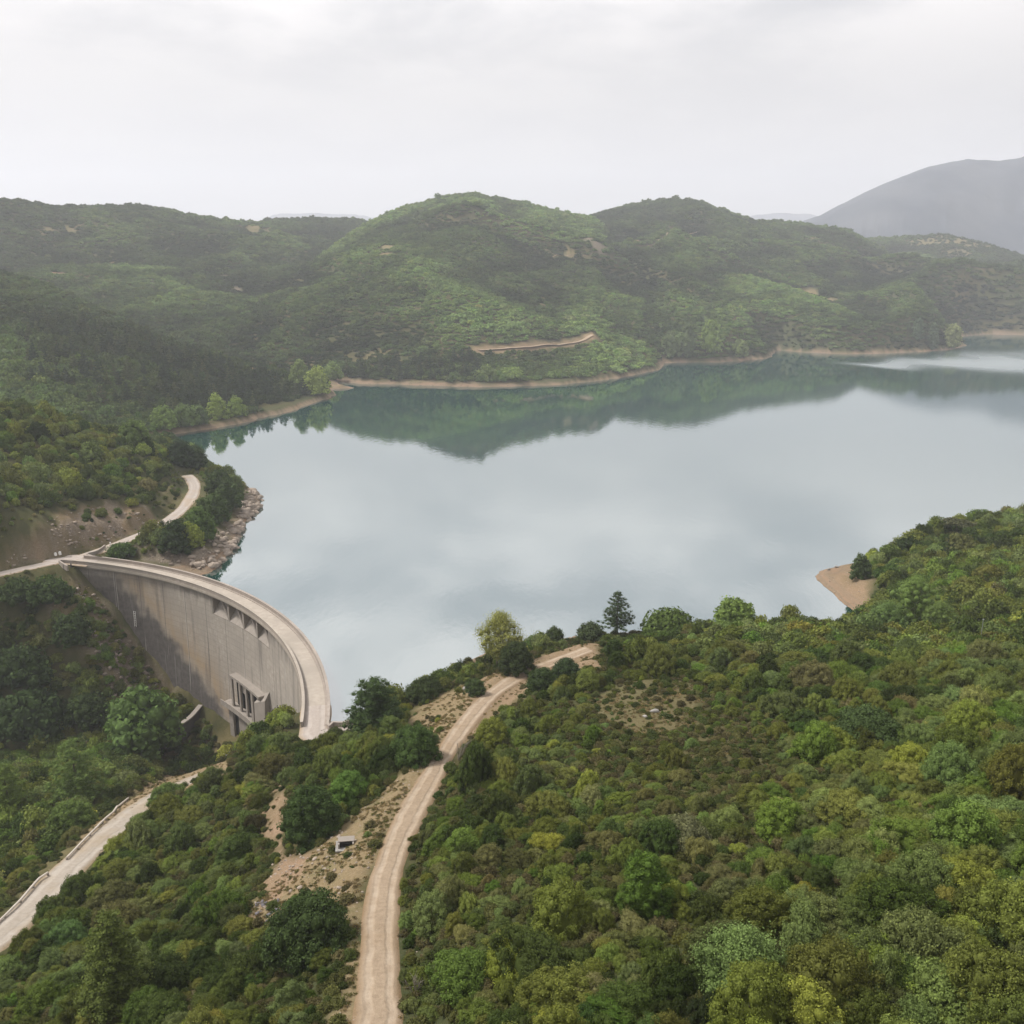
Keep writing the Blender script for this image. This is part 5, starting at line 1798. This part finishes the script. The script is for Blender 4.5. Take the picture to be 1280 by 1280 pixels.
stuff('undergrowth', 'low olive and brown undergrowth filling the gaps between the shrubs', 'undergrowth', np.stack([ux, uy, uz - 0.08], 1), rng.uniform(0, 6.28, n_), np.stack([ur, ur, ur * rng.uniform(0.6, 1.1, n_)], 1), rng.integers(0, len(MID), n_), uc, MID)

# dry grass tufts on the open ground
gx, gy = [], []
for k_, dn_ in (('verge', 3.0), ('scar', 0.5), ('head', 0.3), ('dry', 3.0), ('lower', 0.9), ('thin', 3.0), ('thin2', 1.0), ('bank', 0.8), ('strip', 0.8)):
    pl = REG[k_]
    lo, hi2 = pl.min(0), pl.max(0)
    n_ = int(min((hi2 - lo).prod() * dn_, 9000))
    px_, py_ = rng.uniform(lo[0], hi2[0], n_), rng.uniform(lo[1], hi2[1], n_)
    mk = inside(px_, py_, pl) & (fbm(px_ / 3, py_ / 3, 55, 3) > 0.46)
    gx.append(px_[mk])
    gy.append(py_[mk])
for pl in RDPL:                                  # ragged edges of the tracks
    nn_ = len(pl) * 9
    k_ = rng.integers(0, len(pl), nn_)
    gx.append(pl[k_, 0] + rng.normal(0, 2.4, nn_))
    gy.append(pl[k_, 1] + rng.normal(0, 2.4, nn_))
gx, gy = np.concatenate(gx), np.concatenate(gy)
for pl in RDPL:
    d_, _, _ = seg_dist(gx, gy, pl[:, :2], False)
    gx, gy = gx[d_ > 1.6], gy[d_ > 1.6]
gz_ = height(gx, gy)
n_ = len(gx)
gt = np.where(rng.random((n_, 1)) < 0.6, np.array([[0.30, 0.235, 0.12]]), np.array([[0.17, 0.165, 0.06]])) * rng.uniform(0.7, 1.2, (n_, 1))
gs = rng.uniform(0.22, 0.62, n_)
stuff('dry_grass', 'tufts of dry yellow grass on the bare ground by the tracks', 'grass', np.stack([gx, gy, gz_ - 0.02], 1), rng.uniform(0, 6.28, n_), np.stack([gs, gs, gs], 1), rng.integers(0, 4, n_), gt, _tuft)

# ------------------------------------------------------------------ rocks
def rock_mesh(seed, sub=2, flat=0.6, name='boulder'):
    r = np.random.default_rng(seed)
    v, f = ico(sub)
    v = v.copy()
    for k in range(9):                       # facets: cut the ball by planes
        d = unit(1, r)[0]
        h_ = r.uniform(0.52, 0.85)
        t_ = v @ d - h_
        v = np.where((t_ > 0)[:, None], v - t_[:, None] * d * 0.92, v)
    v = v * np.array([1, r.uniform(0.6, 0.9), flat]) + (fbm(v[:, 0] * 3 + seed, v[:, 1] * 3 + v[:, 2] * 2, seed, 3)[:, None] - 0.5) * 0.16
    return mesh_np(name, v, None, f, None)


ROCKS = [rock_mesh(k, 2, (0.5, 0.7, 0.6, 0.45, 0.8)[k]) for k in range(5)]
for k in range(5):
    ROCKS[k].materials.append(M['rock'])
GREY = [rock_mesh(20 + k, 2, 0.6) for k in range(3)]
for g_ in GREY:
    g_.materials.append(M['greyrock'])
SLATE = [rock_mesh(30 + k, 1, 0.5) for k in range(3)]
for g_ in SLATE:
    g_.materials.append(M['slate'])


def rock(me, x, y, s, label, group=None, sink=0.25, name='boulder'):
    o = link(bpy.data.objects.new(name, me))
    o.location = (x, y, hgt(x, y) + s * (0.45 - sink))
    o.scale = (s * rng.uniform(0.8, 1.3), s * rng.uniform(0.8, 1.2), s * rng.uniform(0.8, 1.15))
    o.rotation_euler = (rng.uniform(-0.3, 0.3), rng.uniform(-0.3, 0.3), rng.uniform(0, 6.28))
    return tag(o, label, 'rock', group)


# stony shore of the point: blocks laid down from the waterline up
pl = REG['point']
lo, hi2 = pl.min(0), pl.max(0)
cnt = 0
cand = []
while len(cand) < 150:
    x, y = rng.uniform(lo, hi2)
    if not inside(np.array([x]), np.array([y]), pl)[0]:
        continue
    s_ = float(lake_sd(np.array([x]), np.array([y]))[0])
    if s_ < -0.8 or s_ > 11 or rng.random() > math.exp(-max(s_, 0) / 5):
        continue
    if (np.hypot(TREES[:, 0] - x, TREES[:, 1] - y) < TREES[:, 2] * 0.7).any() or np.hypot(x - DCX, y - DCY) < RU + 1.5:
        continue
    cand.append((x, y, s_))
for x, y, s_ in cand:
    wet_ = s_ < 2.0
    rock(ROCKS[int(rng.integers(0, 5))], x, y, float(rng.uniform(0.5, 1.7) * (1.1 if wet_ else 0.8)),
         ('tan angular boulder at the waterline of the rocky point' if wet_ else 'tan angular boulder higher on the bank of the rocky point'), 'boulders at the waterline of the rocky point' if wet_ else 'boulders on the bank of the rocky point')
for k, (u, v, s_, lab) in enumerate([(697, 1224, 1.0, 'pale grey rock showing in the scrub at the bottom of the view'), (700, 1212, 0.7, 'smaller pale rock just above the grey one in the scrub'), (655, 978, 0.8, 'pale rock among the scrub right of the dirt track'), (662, 970, 0.6, 'small pale rock above another in the scrub by the track'),
                                 (818, 890, 0.6, 'grey rock on the thin dry patch of the scrub slope'), (806, 896, 0.4, 'lower grey rock on the thin dry patch'), (583, 862, 0.9, 'grey white rock beside the small bush on the bare bank'), (1036, 712, 0.7, 'dark stone at the tip of the sandy spit'), (1046, 709, 0.6, 'second dark stone at the sandy spit by the water'),
                                 (424, 1032, 0.35, 'small pale stone on the dry verge near the hatch'), (455, 1005, 0.3, 'small pale stone on the verge further up the track'), (345, 945, 0.8, 'pale rock in the bushes at the near end of the dam'), (327, 935, 0.7, 'pale block in the bushes below the dam crest')]):
    g = G(u, v)
    rock(GREY[k % 3], g[0], g[1], s_, lab)
for k in range(26):
    g = G(rng.uniform(322, 346), rng.uniform(1126, 1152))
    rock(SLATE[k % 3], g[0] + rng.uniform(-.4, .4), g[1] + rng.uniform(-.4, .4), float(rng.uniform(0.18, 0.42)), 'dark slate stone in the small heap at the foot of the bare slope', 'heap of dark stones', name='stone')
for k in range(60):
    u, v = rng.uniform(330, 430), rng.uniform(1040, 1140)
    g = G(u, v)
    if not (inside(g[:1], g[1:2], REG['verge'])[0] or inside(g[:1], g[1:2], REG['scar'])[0]):
        continue
    rock(ROCKS[k % 5], g[0], g[1], float(rng.uniform(0.12, 0.34)), 'small tan stone strewn on the bare slope below the hatch', 'stones strewn on the bare slope', name='stone')

# loose rock on the cut bank, the gorge side and along the tracks: nobody could count it
rx, ry, rs = [], [], []
for k_, n_, s0, s1 in (('cut', 600, 0.2, 0.8), ('bank', 380, 0.25, 1.0), ('scar', 260, 0.08, 0.3), ('verge', 420, 0.05, 0.2), ('head', 120, 0.06, 0.2), ('point', 500, 0.15, 0.6), ('spit', 60, 0.1, 0.4)):
    pl = REG[k_]
    lo, hi2 = pl.min(0), pl.max(0)
    a_, b_ = rng.uniform(lo[0], hi2[0], n_ * 3), rng.uniform(lo[1], hi2[1], n_ * 3)
    mk = np.nonzero(inside(a_, b_, pl) & (fbm(a_ / 5, b_ / 5, 66, 3) > 0.45))[0][:n_]
    rx.append(a_[mk])
    ry.append(b_[mk])
    rs.append(s0 * (s1 / s0) ** (rng.random(len(mk)) ** 2))
for pl in RDPL[:2]:
    n_ = len(pl) * 5
    k_ = rng.integers(0, len(pl), n_)
    rx.append(pl[k_, 0] + rng.normal(0, 1.6, n_))
    ry.append(pl[k_, 1] + rng.normal(0, 1.6, n_))
    rs.append(rng.uniform(0.04, 0.14, n_))
rx, ry, rs = np.concatenate(rx), np.concatenate(ry), np.concatenate(rs)
sd_r = lake_sd(rx, ry)
mk = sd_r > -0.5
for pl in RDPL:
    d_, _, _ = seg_dist(rx, ry, pl[:, :2], False)
    mk &= (d_ > 1.0) | (rs < 0.08)
mk &= np.hypot(rx - DCX, ry - DCY) > 0
mk &= ~((np.hypot(rx - DCX, ry - DCY) > RD - 1) & (np.hypot(rx - DCX, ry - DCY) < RU + 1))
rx, ry, rs = rx[mk], ry[mk], rs[mk]
n_ = len(rx)
stuff('loose_rubble', 'loose stones and broken rock on the bare banks and along the tracks', 'rubble', np.stack([rx, ry, height(rx, ry) + rs * 0.15], 1), rng.uniform(0, 6.28, n_),
      np.stack([rs, rs * rng.uniform(0.7, 1.2, n_), rs * rng.uniform(0.6, 1.1, n_)], 1), rng.integers(0, 5, n_), np.full((n_, 3), 0.2), ROCKS)

# ------------------------------------------------------------------ concrete hatch on the verge
g = G(433, 1058)
root = empty('concrete_hatch', tuple(g), 0.12)
tag(root, 'small concrete chamber with a dark opening on the dry verge beside the dirt track', 'hatch')
for (nm, mat, boxes) in (('plinth', 'greyrock', [((0, 0, 0.04), 2.3, 1.9, 0.16)]),
                         ('chamber', 'conc', [((0, 0.62, 0.38), 1.7, 0.16, 0.55), ((-0.77, 0.0, 0.38), 0.16, 1.08, 0.55), ((0.77, 0.0, 0.38), 0.16, 1.08, 0.55)]),
                         ('lid', 'conc', [((0, 0.32, 0.71), 1.8, 0.95, 0.10)]),
                         ('opening', 'black', [((0, -0.30, 0.36), 1.36, 0.06, 0.44)])):
    m = MB()
    for c_, a_, b_, d_ in boxes:
        m.box(c_, a_, b_, d_)
    m.build(nm, M[mat], root, 0.015)

# ------------------------------------------------------------------ pipe rails along the gravel track
RAILS = [[(-12, 1164), (20, 1134), (52, 1098), (65, 1094)], [(84, 1074), (110, 1047), (135, 1022)], [(133, 1024), (147, 1010), (161, 999)]]
labs = ['longest weathered pipe rail on posts along the gravel track, nearest the edge of the view', 'middle weathered pipe rail on posts along the gravel track', 'short weathered pipe rail where the gravel track nears the dam foot']
for px_, lab in zip(RAILS, labs):
    pts = [G(u, v + 2) for u, v in px_]
    pts = smooth_line(pts, 0.8)
    root = empty('pipe_rail', tuple(pts[0]))
    tag(root, lab, 'rail', 'pipe rails along the gravel track')
    pz = np.array([(p[0], p[1], p[2] + 0.55) for p in pts])
    for _ in range(6):
        pz[1:-1, 2] = (pz[:-2, 2] + pz[2:, 2] + pz[1:-1, 2]) / 3
    m = MB()
    m.tube(pz[::2] if len(pz) > 4 else pz, 0.16, 10)
    local(m.build('pipe', M['pipe'], None, smooth=False), root)
    for q_ in pz[::5]:
        m = MB()
        zg = hgt(q_[0], q_[1])
        m.box((q_[0], q_[1], (zg - 0.3 + q_[2]) / 2), 0.22, 0.22, q_[2] - zg + 0.3)
        local(m.build('post', M['conc']), root)

# ------------------------------------------------------------------ small things by the dam road
for u, v, lab in ((69.5, 694.5, 'white painted guard stone by the shore road, the one further from the dam'), (75, 693, 'white painted guard stone by the shore road, the one nearer the dam')):
    g = G(u, v)
    m = MB()
    m.tube([(0, 0, -0.1), (0, 0, 0.35), (0, 0, 0.72), (0, 0, 0.86)], [0.42, 0.40, 0.34, 0.15], 10)
    o = m.build('guard_stone', M['white'])
    o.location = tuple(g)
    tag(o, lab, 'guard stone', 'white guard stones by the shore road')
for u, v, lab in ((138, 680.5, 'short pale bollard where the shore road meets the dam parapet'), (79.5, 706, 'dark bollard on the low wall at the far end of the dam, outer one'), (88.5, 704.5, 'dark bollard on the low wall at the far end of the dam, inner one')):
    p = P(u, v, 3.6)
    z0 = max(hgt(p[0], p[1]), 2.6)
    m = MB()
    m.tube([(0, 0, -0.3), (0, 0, 1.0)], 0.16, 10)
    m.tube([(0, 0, 1.0), (0, 0, 1.12)], [0.20, 0.14], 10)
    o = m.build('bollard', M['white'] if u > 100 else M['dkconc'])
    o.location = (p[0], p[1], z0)
    tag(o, lab, 'bollard', 'bollards at the far end of the dam')
# fallen white sign panel below the dam
g = G(284, 948)
root = empty('sign_panel', (g[0], g[1], g[2]), 0.5)
tag(root, 'tilted white blank panel on posts beside the gravel track below the dam', 'sign')
m = MB()
m.hexa([(-0.8, -0.3, 0.9), (0.8, -0.3, 1.1), (0.8, 0.25, 1.7), (-0.8, 0.25, 1.5), (-0.8, -0.36, 0.96), (0.8, -0.36, 1.16), (0.8, 0.19, 1.76), (-0.8, 0.19, 1.56)])
m.build('panel', M['white'], root)
for sx_ in (-0.6, 0.6):
    m = MB()
    m.tube([(sx_, 0.03, -0.3), (sx_, 0.03, 1.25)], 0.05, 6)
    m.build('post', M['galv'], root)
# thin lamp-less pole standing in the hillside wood
g = G(1224, 812)
root = empty('pole', tuple(g))
tag(root, 'thin pale pole sticking out of the thick green scrub high on the hillside', 'pole')
m = MB()
m.tube([(0, 0, -0.5), (0, 0, 5.6)], [0.07, 0.05], 7)
m.build('shaft', M['galv'], root)
m = MB()
m.box((0, 0, 5.65), 0.2, 0.2, 0.12)
m.build('cap', M['galv'], root)

# bare bush by the track
def bare_bush(u, v, hgt_m, label, seed, mat='palebark'):
    r = np.random.default_rng(seed)
    g = G(u, v)
    root = empty('bare_bush', tuple(g))
    tag(root, label, 'shrub')
    for k in range(9):
        a, tilt = r.uniform(0, 6.28), r.uniform(0.1, 0.6)
        L_ = hgt_m * r.uniform(0.7, 1.1)
        m = MB()
        e = np.array([math.cos(a) * math.sin(tilt), math.sin(a) * math.sin(tilt), math.cos(tilt)]) * L_
        mid = e * 0.5 + r.normal(0, 0.06, 3) * L_
        m.tube([(0, 0, -0.1), mid, e], [0.045, 0.03, 0.012], 5)
        for t_ in range(7):
            b = mid + (e - mid) * r.uniform(-0.4, 0.9)
            d = e / L_ + r.normal(0, 0.45, 3)
            m.tube([b, b + d * L_ * 0.16, b + d * L_ * 0.28 + np.array([0, 0, 0.05])], [0.016, 0.011, 0.006], 4)
        m.build('branch', M[mat], root)


bare_bush(573, 950, 2.6, 'leafless grey bush at the scrub side of the dirt track', 4)
bare_bush(662, 802, 3.4, 'pale leafless tree beside the open crowned yellow green tree', 6)
bare_bush(520, 1245, 1.6, 'leafless scrubby bush by the lower end of the dirt track', 9)
# ------------------------------------------------------------------ sky, sun, haze, camera
SUN_EL, SUN_AZ = math.radians(52), math.radians(-78)      # azimuth measured from the view direction, positive to the right
w = bpy.data.worlds.new('World')
scene.world = w
w.use_nodes = True
nt_ = w.node_tree
nt_.nodes.clear()


class WT(NT):
    def __init__(s, tree):
        s.t = tree


t = WT(nt_)
out = t.n('ShaderNodeOutputWorld')
sky = t.n('ShaderNodeTexSky', sky_type='NISHITA')
sky.sun_disc = False
sky.sun_elevation = SUN_EL
sky.sun_rotation = SUN_AZ
sky.air_density, sky.dust_density, sky.ozone_density = 1.0, 3.0, 1.0
bg1 = t.n('ShaderNodeBackground')
nt_.links.new(sky.outputs[0], bg1.inputs[0])
bg1.inputs[1].default_value = 0.10
tc = t.n('ShaderNodeTexCoord')
sx = t.n('ShaderNodeSeparateXYZ')
nt_.links.new(tc.outputs['Generated'], sx.inputs[0])
zc = t.math('MAXIMUM', sx.outputs[2], 0.0)
den = t.math('ADD', zc, 0.16)
cx_ = t.n('ShaderNodeCombineXYZ')
nt_.links.new(t.math('DIVIDE', sx.outputs[0], den), cx_.inputs[0])
nt_.links.new(t.math('DIVIDE', sx.outputs[1], den), cx_.inputs[1])
cp = cx_.outputs[0]
n1 = t.noise(cp, 1.25, 6, 0.5, 0.3)
n2 = t.noise(cp, 2.2, 5, 0.55, 0.2)
cl = t.math('ADD', t.math('MULTIPLY', n1, 0.7), t.math('MULTIPLY', n2, 0.3))
lit = t.rng(cl, 0.40, 0.60, 0.0, 1.0, True)
hi = t.rng(zc, 0.14, 0.34, 0.0, 1.0, True)
low = t.mix(lit, (0.645, 0.610, 0.580), (0.735, 0.690, 0.645))
top = t.mix(lit, (0.58, 0.60, 0.64), (1.60, 1.52, 1.47))
cc = t.mix(hi, low, top)
below = t.rng(sx.outputs[2], -0.06, 0.0, 0.0, 1.0)
cc = t.mix(below, (0.20, 0.21, 0.20), cc)
bg2 = t.n('ShaderNodeBackground')
nt_.links.new(cc, bg2.inputs[0])
bg2.inputs[1].default_value = 0.67
mx = t.n('ShaderNodeMixShader')
mx.inputs[0].default_value = 0.94
nt_.links.new(bg1.outputs[0], mx.inputs[1])
nt_.links.new(bg2.outputs[0], mx.inputs[2])
nt_.links.new(mx.outputs[0], out.inputs['Surface'])
w.cycles.sampling_method = 'MANUAL'
w.cycles.sample_map_resolution = 512

sl = bpy.data.lights.new('sun', 'SUN')
sl.energy = 3.6
sl.angle = math.radians(10)
sl.color = (1.0, 0.97, 0.92)
so = link(bpy.data.objects.new('sun', sl))
sd_ = Vector((math.sin(SUN_AZ) * math.cos(SUN_EL), math.cos(SUN_AZ) * math.cos(SUN_EL), math.sin(SUN_EL)))
so.rotation_euler = (-sd_).to_track_quat('-Z', 'Y').to_euler()
so.location = (0, 0, 400)

hz = MB()
hz.box((0, 0, 0), 2, 2, 2)
hz.v = [(x * 9500.0, -3000.0 if y < 0 else 10500.0, -70.0 if z < 0 else 1050.0) for x, y, z in hz.v]
hm = NT('haze_air')
pv = hm.n('ShaderNodeVolumePrincipled')
pv.inputs['Color'].default_value = (0.91, 0.93, 0.99, 1)
pv.inputs['Density'].default_value = 1.75e-4
pv.inputs['Anisotropy'].default_value = 0.2
hm.t.links.new(pv.outputs[0], hm.out.inputs['Volume'])
if HAZE:
    ho = hz.build('haze', hm.m)
    tag(ho, kind='stuff')

cam = bpy.data.cameras.new('camera')
cam.sensor_fit = 'HORIZONTAL'
cam.angle = FOV
cam.clip_start, cam.clip_end = 0.5, 40000
co = link(bpy.data.objects.new('camera', cam))
co.location = (0, 0, H)
co.rotation_euler = (math.pi / 2 - PITCH, 0, 0)
scene.camera = co
scene.view_settings.view_transform = 'Standard'
scene.view_settings.look = 'None'
scene.view_settings.exposure = 0.55
scene.view_settings.gamma = 1.0
scene.view_settings.use_curve_mapping = False
scene.render.engine = 'CYCLES'
c = scene.cycles
c.max_bounces = 6
c.diffuse_bounces = 3
c.glossy_bounces = 3
c.transmission_bounces = 2
c.transparent_max_bounces = 4
c.volume_bounces = 4
c.use_denoising = True
c.denoiser = 'OPENIMAGEDENOISE'
